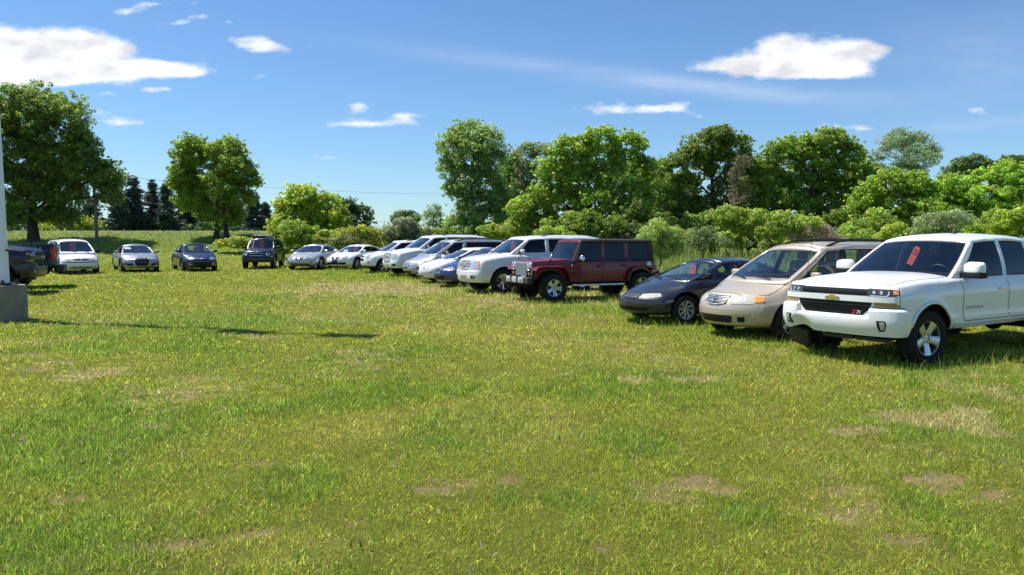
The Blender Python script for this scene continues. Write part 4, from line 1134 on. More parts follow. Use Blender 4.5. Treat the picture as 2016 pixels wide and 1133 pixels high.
for o in [q for q in c.root.children if q.name.startswith('mirror')]:
    o.data.materials[0] = M['chrome'] 
c.place(-3.6, 36.9, 211.5)

# white crossover
c = van('suv', 'white crossover with split dark grille and black lower bumper, behind the large white SUV', P_WHITE2, 4.77, .92, 1.68, 2.86, .95, .36, 1.06, .88, .98, [(.22, .16), (.34, .04), (.5, 0), (.7, .01), (.85, .06), (.93, .16), (1.02, .34), (1.1, .5)], (.42, 2.3), 1.3, .52,
        [(1.1, .40, 'w'), (.05, .0, 'b'), (-.05, -.1, 'w'), (-1.0, -.95, 'p'), (-1.2, -1.1, 'w'), (-1.85, -1.65, 'p')], -1.95, -2.25, cat='SUV', rim=rim_spokes(5, wide=.34, taper=1.1, split=True), doors=[(1.0, -.02), (-.02, -1.0)], bumpz=.36, bumpmat=M['plastic'], bot=.24, nosew=.86, flare=.05, arch=.06)
grille(c, [(-.34, .865), (.34, .865), (.32, .80), (-.32, .80)], 'trim', [(-.3, .3, .83)], 'chrome', .01)
grille(c, [(-.32, .735), (.32, .735), (.24, .61), (-.24, .61)], 'trim', [(-.3, .3, .69), (-.28, .28, .65)], 'plastic', .01)
lamps(c, [(.46, .76), (.46, .86), (.70, .95), (1.12, 1.0), (1.10, .92), (.85, .80), (.6, .74)], 'lamp', spots=[(.60, .82, .045), (.82, .88, .045)])
c.patch('fog_lamp', M['chrome'], 'F', ellipse(.76, .55, .10, .08), .006, .02, True); c.patch('fog_lens', M['lamp_dark'], 'F', ellipse(.76, .55, .065, .055), .012, .01, True)
mid_details(c); c.rack(.2, -1.7, .56, M['trim'], .045, .02)
c.place(-5.45, 39.9, 206)

# white coupe
c = sedan('coupe', 'white coupe with twin-nostril grille and dark front plate, beside the silver nostril-grille sedan', P_WHITE, 4.8, .90, 1.40, 2.85, .95, .33, .93, .70, .84, 1.0, base=1.15, top=.25, rtop=-.85, rbase=-1.75, coupe=True, bp=.0, c2=(-1.3, -.6), rim=rim_spokes(5, wide=.3), pf=(.5, 2.1))
def nostrils(c, z=.62):
    for g in c.patch('grille', M['trim'], 'F', [(.03, z - .07), (.04, z + .06), (.22, z + .08), (.33, z + .06), (.22, z - .03), (.10, z - .08)], .008, .02, True): pass
nostrils(c, .64)
lamps(c, [(.50, .63), (.52, .67), (.85, .77), (1.10, .82), (1.10, .74), (.85, .64)], 'lamp', spots=[(.66, .68, .03), (.86, .71, .035)])
c.patch('lower_intake', M['trim'], 'F', [(-.80, .42), (.80, .42), (.74, .29), (-.74, .29)], .005, .02)
c.patch('front_plate', M['plate_dark'], 'F', rect(-.17, .17, .40, .54), .03, .03)
mid_details(c)
c.place(-8.8, 44.3, 248.4)
c.tagcard('red card in the windshield of the white coupe', .1, .85, .26, .62); c.settle()
rt = empty('paper_sheet'); tag(rt, 'white sheet of paper lying inside the windshield of the white coupe', 'paper'); p = c.ends(c.dense[0], .3, -.75, True)
b = B(); b.prism([(-.16, -.14), (.2, -.1), (.16, .14), (-.18, .12)], 0, .004, Matrix.Translation(p + Vector((-.26, .08, -.03))) @ Matrix.Rotation(R(35), 4, 'Y') @ Matrix.Rotation(R(90), 4, 'Z')); b.build('sheet', M['paper'], rt)
rt.location = c.root.location; rt.rotation_euler = c.root.rotation_euler

# silver sedan with nostril grille
c = sedan('sedan', 'silver sedan with twin-nostril grille, beside the dark SUV with roof rack', P_SILVER, 5.03, .94, 1.42, 2.8, 1.05, .335, .93, .66, .82, 1.0, base=1.25, top=.30, rtop=-.9, rbase=-1.75, rim=rim_spokes(5, wide=.3), pf=(.5, 2.1))
nostrils(c, .62)
lamps(c, [(.48, .62), (.52, .66), (.85, .73), (1.12, .76), (1.1, .70), (.85, .63)], 'lamp', dark=[(.54, .64), (.8, .70), (.82, .65)], spots=[(.92, .69, .035)])
c.patch('lower_intake', M['trim'], 'F', [(-.62, .36), (.62, .36), (.80, .22), (-.80, .22)], .005, .02)
c.patch('fog_lamp', M['plastic'], 'F', ellipse(.86, .40, .11, .07), .006, .02, True); c.patch('fog_lens', M['lamp'], 'F', ellipse(.86, .40, .06, .045), .012, .01, True)
mid_details(c)
c.place(-11.25, 44.36, 262)
c.tagcard('red card in the windshield of the silver nostril-grille sedan', .15, .8, .24, .5); c.settle()

# dark SUV with roof rack
c = van('suv', 'dark midnight blue boxy SUV with grey roof rack and round headlights', P_XNAVY, 4.52, .90, 1.80, 2.65, .88, .385, 1.13, .98, 1.06, [(.3, .1), (.42, .02), (.6, 0), (.72, .02), (.9, .05), (1.0, .1), (1.1, .22)], (.26, 2.8), .98, .45,
        [(.80, .35, 'w'), (.0, -.03, 'b'), (-.1, -.12, 'w'), (-.85, -.85, 'p'), (-1.0, -1.0, 'w'), (-1.7, -1.6, 'p')], -1.95, -2.15, cat='SUV', rim=rim_spokes(6, wide=.3), doors=[(.78, -.06), (-.06, -.9)], bumpz=.66, bumpmat=M['plastic'], bot=.36, nosew=.93, flare=.05, arch=.07, df=.6, knob=True)
g = grille(c, [(-.46, .93), (.46, .93), (.42, .74), (-.42, .74)], 'trim', [(-.42, .42, .885), (-.40, .40, .76)], 'satin', .03)
for h in c.patch('headlight', M['lamp_dark'], 'F', [(.50, .72), (.50, .93), (.94, .94), (1.0, .9), (1.0, .74)], .02, .03, True): pass
for sg in (1, -1):
    c.patch('lens', M['lamp_white'], 'F', [(sg * a, b) for a, b in ellipse(.63, .83, .085, .08)], .03, .02); c.patch('lens', M['lamp'], 'F', [(sg * a, b) for a, b in ellipse(.84, .83, .07, .07)], .03, .02)
ring(c, 'emblem', 'chrome', 'T', 2.02, 0, .04, .06, .02, .012); c.patch('emblem', M['chrome'], 'X', ellipse(0, .985, .07, .035), .01, .02)
b = B(); b.box((2.3, 0, .52), (.1, 1.0, .1), bev=.03); b.build('bumper_step', M['plastic'], c.root)
mid_details(c, mat=M['plastic'])
# rack on the raised roof
b = B()
for sg in (1, -1):
    b.tube([(.40, sg * .56, 1.74), (.28, sg * .58, 1.85), (-1.75, sg * .58, 1.87), (-1.9, sg * .58, 1.76)], .028, 8)
for x in (.05, -.55, -1.15, -1.7): b.tube([(x, -.58, 1.86), (x, .58, 1.86)], .02, 8)
rk = b.build('roof_rack', M['trim'], c.root)
b = B(); b.prism([(-.56, 1.73), (.56, 1.73), (.48, 1.88), (-.48, 1.88)], 0, .03, Matrix.Translation((.30, 0, 0)) @ Matrix(((0, 0, 1, 0), (1, 0, 0, 0), (0, 1, 0, 0), (0, 0, 0, 1)))); b.build('wind_deflector', M['plastic'], rk)
b = B(); b.tube([(.32, -.5, 1.885), (.32, .5, 1.885)], .022, 8); b.build('rack_bar', M['satin'], rk)
b = B(); b.box((.33, .35, 1.80), (.05, .35, .04), bev=.01); b.build('rack_light', M['satin'], rk)
b = B(); b.box((0, 0, .45), (4.0, .9, .12)); b.build('chassis', M['liner'], c.root)
c.place(-14.6, 45.5, 277)
c.tagcard('red card in the windshield of the dark boxy SUV', .0, .95, .24, .6); c.settle()

# dark blue small sedan
c = sedan('sedan', 'navy blue compact sedan between the grey four-ring sedan and the dark boxy SUV', P_NAVY, 4.5, .89, 1.48, 2.65, .90, .32, .96, .70, .88, 1.02, base=1.2, top=.28, rtop=-.85, rbase=-1.55, rim=rim_spokes(5, wide=.3), glassmat=M['glass'], gl=M['glass'], seat=M['seat_grey'], pf=(.42, 2.2))
grille(c, [(-.30, .70), (.30, .70), (.26, .60), (-.26, .60)], 'trim', [(-.3, .3, .695)], 'satin', .012)
ring(c, 'emblem', 'chrome', 'F', 0, .665, .06, .035, .014, .02)
lamps(c, [(.42, .62), (.46, .69), (.80, .745), (1.15, .76), (1.12, .68), (.78, .60)], 'lamp', spots=[(.60, .66, .035), (.82, .68, .035)])
c.patch('lower_intake', M['trim'], 'F', [(-.5, .5), (.5, .5), (.45, .3), (-.45, .3)], .005, .02)
c.patch('fog_lamp', M['lamp'], 'F', [(.62, .40), (.86, .44), (.86, .37), (.66, .34)], .006, .02, True)
mid_details(c)
c.place(-17.3, 42.0, 303)
c.tagcard('red card in the windshield of the navy compact sedan', .05, .9, .26, .52); c.settle()

# grey sedan with four rings
c = sedan('sedan', 'grey silver sedan with tall dark grille and four rings, leftmost sedan facing the field', P_SILVER2, 4.9, .92, 1.46, 2.84, .95, .335, .95, .70, .86, 1.0, base=1.2, top=.28, rtop=-.95, rbase=-1.7, rim=rim_spokes(7, wide=.2), pf=(.42, 2.2))
g = grille(c, [(-.36, .78), (.36, .78), (.36, .50), (.27, .33), (-.27, .33), (-.36, .50)], 'trim', [(-.34, .34, z) for z in (.70, .65, .60, .50, .45, .40)], 'plastic', .01, ('satin', .014))
for q in (-.135, -.045, .045, .135): ring(c, 'ring_emblem', 'chrome', 'F', q, .735, .055, .042, .014, .02, g)
c.patch('plate_recess', M['plate_dark'], 'F', rect(-.26, .26, .51, .60), .02, .02)
lamps(c, [(.46, .64), (.46, .76), (.80, .80), (1.02, .79), (1.0, .70), (.8, .63)], 'lamp', dark=[(.50, .66), (.50, .74), (.72, .76), (.72, .66)], spots=[(.61, .70, .04), (.86, .72, .035)])
c.patch('lower_intake', M['trim'], 'F', [(.46, .46), (1.0, .48), (.96, .38), (.48, .34)], .005, .02, True)
mid_details(c)
c.place(-20.1, 41.2, 303.5)
c.tagcard('red card in the windshield of the grey four-ring sedan', .05, .8, .26, .46); c.settle()
rt = empty('paper_sheet'); tag(rt, 'white paper stuck inside the windshield of the grey four-ring sedan', 'paper'); p = c.ends(c.dense[0], .82, -.68, True)
P2 = c.ends(c.dense[0], .4, -.6, True); up = (p - P2).normalized()
b = B(); b.prism([(-.15, -.28), (.15, -.28), (.15, 0), (-.15, 0)], 0, .004, Matrix.Translation(p - Vector((.07, 0, .01))) @ Matrix.Rotation(math.atan2(-up.x, up.z) * -1, 4, 'Y') @ Matrix.Rotation(R(90), 4, 'X') @ Matrix.Rotation(R(90), 4, 'Y')); b.build('sheet', M['paper'], rt)
rt.location = c.root.location; rt.rotation_euler = c.root.rotation_euler

# white minivan at far left
c = van('minivan', 'white minivan half hidden behind the tail of the dark pickup', P_WHITE, 5.1, .92, 1.74, 3.05, .98, .33, 1.05, .78, .92, [(.2, .14), (.32, .04), (.45, 0), (.6, .02), (.7, .06), (.8, .18), (.9, .36), (1, .55)], (.42, 2.3), 1.55, .5,
        [(1.3, .38, 'w'), (.28, .14, 'b'), (.18, .02, 'w'), (-1.0, -1.02, 'b'), (-1.1, -1.1, 'w'), (-2.2, -2.05, 'p')], -2.3, -2.5, doors=[(1.1, .22), (.22, -1.0)], nosew=.86, arch=.05, glassmat=M['glass'])
c.patch('grille', M['trim'], 'F', [(.04, .69), (.04, .77), (.42, .75), (.44, .71), (.3, .685)], .008, .02, True)
lamps(c, [(.48, .67), (.46, .74), (.75, .79), (1.02, .79), (1.02, .68), (.75, .65)], 'lamp_old', spots=[(.60, .715, .035), (.78, .72, .035)])
c.patch('emblem', M['chrome'], 'F', ellipse(0, .72, .045, .03), .012, .01)
c.lines('bumper_strip', M['trim'], [('F', [(-1.2, .60), (0, .58), (1.2, .60)])], wid=.03)
c.patch('lower_intake', M['satin'], 'F', rect(-.6, .6, .28, .40), .005, .02)
for z in (.31, .34, .37): c.patch('intake_bar', M['trim'], 'F', rect(-.58, .58, z - .006, z + .006), .012, .01, cell=.1)
c.patch('fog_lamp', M['lamp_dark'], 'F', rect(.8, .95, .33, .40), .006, .02, True)
mid_details(c, mat=M['trim']); c.rack(.2, -2.1, .58, M['trim'], .05, .02)
c.place(-22.35, 39.2, 309)
c.tagcard('red card in the windshield of the white minivan behind the dark pickup', -.05, .9, .28, .56); c.settle()

# two dark pickups by the pole
c = pickup('pickup_truck', 'dark navy pickup seen nose first behind the white pole, headlight facing the field', P_TRUCK, lift=.16, glassmat=M['glass_dark'])
NOSE = c
c.root.scale = (1.10, 1.10, 1.20); c.place(-18.35, 24.2, 20)
c2 = pickup('pickup_truck', 'dark navy pickup seen by its tailgate and red tail lamp beside the white minivan', P_TRUCK, lift=.18, glassmat=M['glass_dark'])
c2.text('decal', M['decal'], 'L', 'Z71', -2.25, 1.24, .15, .004, sx=2.0, spacing=1.1, shear=.2)
c2.root.scale = (1.10, 1.10, 1.16); c2.place(-19.55, 27.0, 207)
# ------------------------------------------------------------------ noise in numpy
def _hash(ix, iy, seed):
    h = (ix.astype(np.int64) * 374761393 + iy.astype(np.int64) * 668265263 + seed * 1442695041) & 0xffffffff
    h = ((h ^ (h >> 13)) * 1274126177) & 0xffffffff
    return ((h ^ (h >> 16)) & 0xffff) / 65535.
def vnoise(x, y, seed=0):
    ix, iy = np.floor(x), np.floor(y); fx, fy = x - ix, y - iy
    fx = fx * fx * (3 - 2 * fx); fy = fy * fy * (3 - 2 * fy)
    a = _hash(ix, iy, seed); b = _hash(ix + 1, iy, seed); c = _hash(ix, iy + 1, seed); d = _hash(ix + 1, iy + 1, seed)
    return (a * (1 - fx) + b * fx) * (1 - fy) + (c * (1 - fx) + d * fx) * fy
def fbm(x, y, oct=4, seed=0):
    v = 0; a = .5; t = 0
    for o in range(oct):
        v = v + a * vnoise(x * 2 ** o, y * 2 ** o, seed + o * 17); t += a; a *= .5
    return v / t
def ghv(x, y):
    s = lambda t: np.clip(t, 0, 1) ** 2 * (3 - 2 * np.clip(t, 0, 1))
    return -.21 + .0070 * np.minimum(y, 48) + s((y - 47) / 16) * (2.0 * s((6 - x) / 22) + .25)

def bump_z(x, y):
    return (fbm(x * 1.3, y * 1.3, 3, 5) - .5) * .06 * np.clip((46 - y) / 10, 0, 1)
# ------------------------------------------------------------------ what grows where
def ell(px, py, rx, ry):
    c = on_ground(px, py); a = on_ground(px + rx, py); b = on_ground(px, py - ry); b2 = on_ground(px, py + ry)
    return (c.x, (b.y + b2.y) / 2, a.x - c.x, abs(b.y - b2.y) / 2)
SOIL = [ell(*q) for q in [(1360, 948, 62, 17), (1425, 962, 70, 9), (1500, 944, 30, 6), (1850, 945, 60, 13), (1945, 975, 75, 16), (845, 967, 45, 9), (900, 950, 40, 6), (350, 1068, 70, 11), (500, 1050, 55, 14), (1780, 1060, 70, 14),
        (120, 980, 40, 8), (700, 1028, 22, 8), (510, 668, 14, 3), (40, 700, 55, 6), (1180, 1082, 16, 6), (1010, 945, 30, 5)]]
STRAW = [ell(*q) for q in [(1850, 825, 100, 20), (1900, 815, 55, 11), (1350, 748, 52, 8), (170, 741, 66, 13), (1245, 750, 45, 10), (1080, 590, 160, 16), (760, 570, 200, 14), (1960, 860, 50, 10), (1700, 850, 60, 10)]]
LUSH = [ell(*q) for q in [(1500, 660, 140, 25), (1900, 745, 160, 30), (330, 640, 260, 30), (250, 840, 200, 50), (1110, 980, 70, 30), (950, 840, 120, 50), (1480, 1010, 60, 30), (1250, 870, 90, 30), (1360, 640, 80, 20), (560, 960, 100, 40), (1000, 980, 40, 30), (1820, 1000, 70, 25)]]
YELLOW = [ell(*q) for q in [(1690, 1000, 130, 40), (1020, 830, 120, 60), (700, 840, 120, 30), (1050, 650, 220, 40), (800, 610, 250, 30), (1180, 690, 150, 40), (480, 1090, 200, 40), (1500, 740, 150, 30), (1650, 900, 150, 40), (950, 800, 120, 40), (1950, 900, 80, 40)]]
def blotch(E, x, y, wob=.55, fr=3.0, seed=3):
    n = (fbm(x * fr, y * fr, 4, seed) - .5) * 2
    m = np.zeros_like(x)
    for cx, cy, a, b in E:
        d = np.sqrt(((x - cx) / a) ** 2 + ((y - cy) / b) ** 2) + n * wob
        m = np.maximum(m, np.clip((1.12 - d) / .35, 0, 1))
    return m
def meadow(x, y):
    """fields used for blades and earth: soil, straw, lush, yellow (0..1)"""
    big = fbm(x * .22, y * .22, 4, 40); mid = fbm(x * .9, y * .9, 4, 60); fine = fbm(x * 3.2, y * 3.2, 3, 80)
    soil = np.maximum(blotch(SOIL, x, y, 1.15, 4.5) * np.clip(.25 + 1.5 * (fbm(x * 9, y * 9, 3, 510) - .2), 0, 1), np.clip((fine - .70) * 7, 0, .8) * np.clip((mid - .45) * 5, 0, 1))
    straw = np.maximum(blotch(STRAW, x, y, 1.0, 2.6, 9) * .95, np.clip((mid * .6 + fine * .4 - .63) * 6, 0, .6))
    lush = np.maximum(blotch(LUSH, x, y, .6, 1.6, 21) * .8, np.clip((fbm(x * .55, y * .55, 4, 91) - .50) * 5, 0, 1))
    yel = np.maximum(blotch(YELLOW, x, y, .8, .9, 33) * .8, np.clip((big - .50) * 4, 0, .8))
    return soil, straw, lush, yel
G_MID, G_LUSH, G_YEL, G_STRAW, G_SOIL = [np.array(q) for q in [(.278, .330, .040), (.172, .282, .034), (.365, .380, .068), (.54, .46, .22), (.25, .185, .095)]]
def turf_colour(x, y):
    soil, straw, lush, yel = meadow(x, y)
    c = np.ones((len(x), 1)) * G_MID
    c = c + (G_LUSH - c) * lush[:, None] * .85
    c = c + (G_YEL - c) * (yel * (1 - lush * .5))[:, None] * .75
    c = c + (G_STRAW - c) * straw[:, None] * .62
    return c, soil, straw, lush, yel

def attr_mesh(name, V, loops, starts, col):
    me = bpy.data.meshes.new(name)
    me.vertices.add(len(V)); me.vertices.foreach_set('co', np.ascontiguousarray(V, 'f').ravel())
    me.loops.add(len(loops)); me.loops.foreach_set('vertex_index', np.ascontiguousarray(loops, 'i'))
    me.polygons.add(len(starts)); me.polygons.foreach_set('loop_start', np.ascontiguousarray(starts, 'i'))
    a = me.attributes.new('tint', 'FLOAT_COLOR', 'POINT')
    c4 = np.ones((len(V), 4), 'f'); c4[:, :3] = col; a.data.foreach_set('color', c4.ravel())
    me.update(calc_edges=True)
    return me

def leaf_mat(name, trans=.35, rough=.55, gain=1.0, spec=.25):
    m, nt, N, p = new_mat(name)
    at_ = N.new('ShaderNodeAttribute'); at_.attribute_name = 'tint'
    p.inputs['Roughness'].default_value = rough; p.inputs['Specular IOR Level'].default_value = spec
    nt.links.new(at_.outputs['Color'], p.inputs['Base Color'])
    tr = N.new('ShaderNodeBsdfTranslucent')
    hs = N.new('ShaderNodeHueSaturation'); hs.inputs['Hue'].default_value = .485; hs.inputs['Saturation'].default_value = 1.0; hs.inputs['Value'].default_value = 1.9
    nt.links.new(at_.outputs['Color'], hs.inputs['Color']); nt.links.new(hs.outputs[0], tr.inputs[0])
    mx = N.new('ShaderNodeMixShader'); mx.inputs[0].default_value = trans
    nt.links.new(p.outputs[0], mx.inputs[1]); nt.links.new(tr.outputs[0], mx.inputs[2])
    nt.links.new(mx.outputs[0], N['Material Output'].inputs[0])
    return m

# ------------------------------------------------------------------ the ground
def build_ground():
    # one sheet: fine near the camera, coarse to the horizon
    ys = np.concatenate([np.arange(-6, 3, 1.), np.arange(3, 14, .09), np.arange(14, 30, .25), np.arange(30, 75, .8), np.geomspace(75, 1500, 26)])
    us = np.concatenate([[-12, -6, -3, -1.6], np.linspace(-1.05, 1.05, 220), [1.6, 3, 6, 12]])
    X = []; Y = []
    for y in ys:
        w = max(6., y * .78 + 2.5)
        X.append(us * w); Y.append(np.full(len(us), y))
    x = np.concatenate(X); y = np.concatenate(Y)
    z = ghv(x, y) + bump_z(x, y)
    c, soil, straw, lush, yel = turf_colour(x, y)
    z = z - soil * .02 * (y < 40)
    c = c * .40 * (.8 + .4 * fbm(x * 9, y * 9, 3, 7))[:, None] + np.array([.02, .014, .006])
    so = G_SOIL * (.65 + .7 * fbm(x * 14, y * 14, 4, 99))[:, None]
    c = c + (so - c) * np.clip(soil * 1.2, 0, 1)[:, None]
    far = np.clip((y - 46) / 8, 0, 1)[:, None]
    c = c + (np.array([.17, .22, .045]) - c) * far * .85
    n = len(us); m = len(ys)
    i = np.arange(m - 1)[:, None] * n + np.arange(n - 1)[None, :]
    q = np.stack([i, i + 1, i + 1 + n, i + n], -1).reshape(-1)
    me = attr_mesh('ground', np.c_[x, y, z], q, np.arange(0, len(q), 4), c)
    mt, nt, N, p = new_mat('turf_earth')
    at_ = N.new('ShaderNodeAttribute'); at_.attribute_name = 'tint'; p.inputs['Roughness'].default_value = .95; p.inputs['Specular IOR Level'].default_value = .1
    tc = N.new('ShaderNodeTexCoord'); nz = N.new('ShaderNodeTexNoise'); nz.inputs['Scale'].default_value = 55; nz.inputs['Detail'].default_value = 8; nz.inputs['Roughness'].default_value = .7
    nt.links.new(tc.outputs['Object'], nz.inputs['Vector'])
    mr = N.new('ShaderNodeMapRange'); mr.inputs[1].default_value = .3; mr.inputs[2].default_value = .7; mr.inputs[3].default_value = .55; mr.inputs[4].default_value = 1.35
    nt.links.new(nz.outputs['Fac'], mr.inputs[0])
    mu = N.new('ShaderNodeMix'); mu.data_type = 'RGBA'; mu.blend_type = 'MULTIPLY'; mu.inputs[0].default_value = 1
    nt.links.new(at_.outputs['Color'], mu.inputs[6]); nt.links.new(mr.outputs[0], mu.inputs[7]); nt.links.new(mu.outputs[2], p.inputs['Base Color'])
    bp = N.new('ShaderNodeBump'); bp.inputs['Strength'].default_value = .9; bp.inputs['Distance'].default_value = .03
    nt.links.new(nz.outputs['Fac'], bp.inputs['Height']); nt.links.new(bp.outputs['Normal'], p.inputs['Normal'])
    o = obj('ground', me, mt); tag(o, kind='structure'); me.polygons.foreach_set('use_smooth', [True] * len(me.polygons))
    o['label'] = 'mown field of patchy grass'
    return o

def blades(x, y, h, w, col, bend=.5, seed=1, z=None, tipcol=None, lean=None):
    """5-vertex blades"""
    r = np.random.default_rng(seed); n = len(x)
    a = r.uniform(0, 2 * np.pi, n); b = a + r.normal(0, .9, n)
    z0 = ghv(x, y) + bump_z(x, y) - .008 if z is None else z
    bx, by = np.cos(b), np.sin(b)
    wx, wy = np.cos(a) * w / 2, np.sin(a) * w / 2
    k = np.abs(r.normal(0, bend, n)) + .1
    lx, ly = bx * k * h, by * k * h
    if lean is not None: lx, ly = lx + lean[0] * h, ly + lean[1] * h
    hz = h / np.sqrt(1 + k * k * .6)
    V = np.empty((n, 5, 3), 'f')
    V[:, 0] = np.c_[x - wx, y - wy, z0]; V[:, 1] = np.c_[x + wx, y + wy, z0]
    V[:, 2] = np.c_[x + wx * .8 + lx * .35, y + wy * .8 + ly * .35, z0 + hz * .62]; V[:, 3] = np.c_[x - wx * .8 + lx * .35, y - wy * .8 + ly * .35, z0 + hz * .62]
    V[:, 4] = np.c_[x + lx, y + ly, z0 + hz]
    C = np.repeat(col[:, None, :], 5, 1)
    if tipcol is not None: C[:, 4] = tipcol
    return V.reshape(-1, 3), C.reshape(-1, 3), n

def blade_mesh(name, parts):
    V = np.concatenate([p[0] for p in parts]); C = np.concatenate([p[1] for p in parts]); n = len(V) // 5
    base = np.arange(n)[:, None] * 5
    loops = (base + np.array([0, 1, 2, 3, 3, 2, 4])[None]).reshape(-1)
    st = (np.arange(n)[:, None] * 7 + np.array([0, 4])[None]).reshape(-1)
    me = attr_mesh(name, V, loops, st, C)
    return me

def car_boxes():
    return None

def build_lawn():
    parts = []; r = np.random.default_rng(5)
    bands = [(3.4, 6.5, 6800, 1.0), (6.5, 10, 4400, 1.05), (10, 16, 1700, 1.1), (16, 26, 560, 1.2), (26, 38, 300, 1.3), (38, 48, 190, 1.4), (48, 57, 150, 1.5)]
    for bi, (d0, d1, den, hs) in enumerate(bands):
        wmax = d1 * .72 + 1.2
        N = int((d1 - d0) * 2 * wmax * den)
        x = r.uniform(-wmax, wmax, N); y = r.uniform(d0, d1, N)
        k = np.abs(x) < y * .70 + 1.1
        x, y = x[k], y[k]
        c, soil, straw, lush, yel = turf_colour(x, y)
        tuft = fbm(x * 5, y * 5, 2, 300); keep = r.random(len(x)) < np.clip((1 - soil * .97) * (.30 + tuft * 1.1) * (1 - straw * .2), 0.05, 1)
        x, y, c, soil, straw, lush, yel, tuft = [q[keep] for q in (x, y, c, soil, straw, lush, yel, tuft)]
        n = len(x)
        hump = fbm(x * .8, y * .8, 3, 120)
        h = (.024 + .020 * lush + .032 * np.clip(hump - .5, 0, 1) + .016 * tuft) * r.lognormal(0, .3, n) * (1 - soil * .5) * hs
        w = np.maximum(.0042, .00072 * y) * r.uniform(.6, 1.5, n)
        v = (r.lognormal(-.06, .42, n) * (.72 + .56 * fbm(x * 7, y * 7, 3, 410)))[:, None]
        c = c * v
        dead = r.random(n) < (.07 + .22 * straw + .05 * yel)
        c[dead] = G_STRAW * r.lognormal(0, .25, dead.sum())[:, None] * np.array([1, .98, .85])
        c[:, 0] *= r.uniform(.8, 1.2, n)
        parts.append(blades(x, y, h, w, c, .85, 10 + bi)[:3])
    # rank grass round the wheels of the parked row
    rows = [((6.2, 9.6), (-3.2, 29.6), 19000, 3.2, .125), ((-3.2, 29.6), (-9.5, 42.5), 5000, 3., .13), ((-8, 43), (-16, 44.3), 2200, 2.5, .12), ((-16, 41), (-21, 39.0), 1500, 2., .10)]
    for ri, (a, b, N, dep, hh) in enumerate(rows):
        t = r.random(N); off = r.normal(0, .45, N) * (r.random(N) < .5) + r.uniform(-.5, dep, N)
        dx, dy = b[0] - a[0], b[1] - a[1]; L = math.hypot(dx, dy)
        x = a[0] + dx * t + dy / L * off; y = a[1] + dy * t - dx / L * off
        c, soil, straw, lush, yel = turf_colour(x, y)
        kk = vnoise(x * 1.3, y * 1.3, 71) > .36
        x, y, c = x[kk], y[kk], c[kk]; n = len(x)
        h = hh * r.lognormal(-.15, .4, n); w = np.maximum(.0055, .0007 * y)
        c = (c * .5 + G_LUSH * .5) * r.lognormal(.05, .3, n)[:, None]
        parts.append(blades(x, y, h, w, c, .55, 77 + ri)[:3])
    # broad-leaved weeds and clover heads
    for q in range(110):
        y0 = 3.8 + 16 * r.random() ** 1.4; x0 = r.uniform(-1, 1) * (y0 * .70 + .6)
        if vnoise(np.array([x0 * .6]), np.array([y0 * .6]), 640)[0] < .5: continue
        k = r.integers(5, 12); a = r.uniform(0, 6.28, k); L = r.uniform(.03, .065, k)
        col = np.array([.16, .28, .045]) * r.lognormal(0, .25) * np.ones((k, 1)) * r.lognormal(0, .2, (k, 1))
        xx = x0 + r.normal(0, .05, k); yy = y0 + r.normal(0, .05, k)
        parts.append(blades(xx, yy, L, L * .42, col, 1.3, 9000 + q)[:3])
    nf = 500; y0 = 4 + 30 * r.random(nf); x0 = r.uniform(-1, 1, nf) * (y0 * .7 + .6)
    parts.append(blades(x0, y0, r.uniform(.06, .10, nf), np.maximum(.008, .0008 * y0), np.array([.55, .55, .45]) * np.ones((nf, 1)), .3, 12345)[:3])
    me = blade_mesh('lawn_grass', [p for p in parts])
    o = obj('lawn_grass', me, leaf_mat('grass_blade', .42, .45, spec=.14)); tag(o, 'short patchy mown grass covering the field', kind='stuff')
    print('lawn blades', len(me.vertices) // 5)

def build_tall_grass():
    parts = []; r = np.random.default_rng(6)
    # meadow behind the parked row on the right
    N = 230000
    y = r.uniform(19, 62, N); x = r.uniform(-14, 46, N)
    # edge of the mown part follows the back of the row
    edge = np.interp(x, [-14, -8, -3, 1, 4, 6.5, 9, 14, 34], [48.5, 46, 41, 33, 27.0, 22.5, 20.5, 20, 20]) + (fbm(x * .5, y * .5, 3, 8) - .5) * 3
    k = (y > edge) & (np.abs(x) < y * .72 + 2) & (vnoise(x * .8, y * .8, 15) > .12); x, y = x[k], y[k]; n = len(x)
    den = fbm(x * .35, y * .35, 3, 50)
    h = (.35 + .65 * den) * r.lognormal(-.1, .3, n)
    mixc = fbm(x * .3, y * .3, 3, 66)[:, None]
    c = (np.array([.16, .26, .045]) * (1 - mixc) + np.array([.30, .35, .095]) * mixc) * r.lognormal(0, .28, n)[:, None]
    dry = r.random(n) < .12; c[dry] = np.array([.30, .26, .13]) * r.lognormal(0, .2, dry.sum())[:, None]
    parts.append(blades(x, y, h, np.maximum(.012, .00085 * y) * r.uniform(.7, 1.5, n), c, .28, 31)[:3])
    # rise on the far left, pale with seed heads
    N = 150000
    y = r.uniform(47, 74, N); x = r.uniform(-54, 6, N)
    edge = np.interp(x, [-54, -40, -20, -14, -5, 6], [48, 50.5, 54, 55, 54, 51]) + (fbm(x * .3, y * .3, 3, 28) - .5) * 3
    k = (y > edge) & (np.abs(x) < y * .72 + 2); x, y = x[k], y[k]; n = len(x)
    top = np.clip((y - 56) / 8, 0, 1)
    h = (.07 + .075 * top) * r.lognormal(0, .25, n)
    c = (np.array([.19, .26, .055]) * (1 - .55 * top[:, None]) + np.array([.34, .38, .18]) * .55 * top[:, None]) * r.lognormal(0, .13, n)[:, None]
    tip = np.array([.38, .42, .20]) * np.ones((n, 1))
    parts.append(blades(x, y, h, .0011 * y * r.uniform(.8, 1.4, n), c, .5, 32, tipcol=tip)[:3])
    me = blade_mesh('tall_grass', parts)
    o = obj('tall_grass', me, leaf_mat('tall_grass_blade', .42, .5)); tag(o, 'tall unmown grass with pale seed heads', kind='stuff')

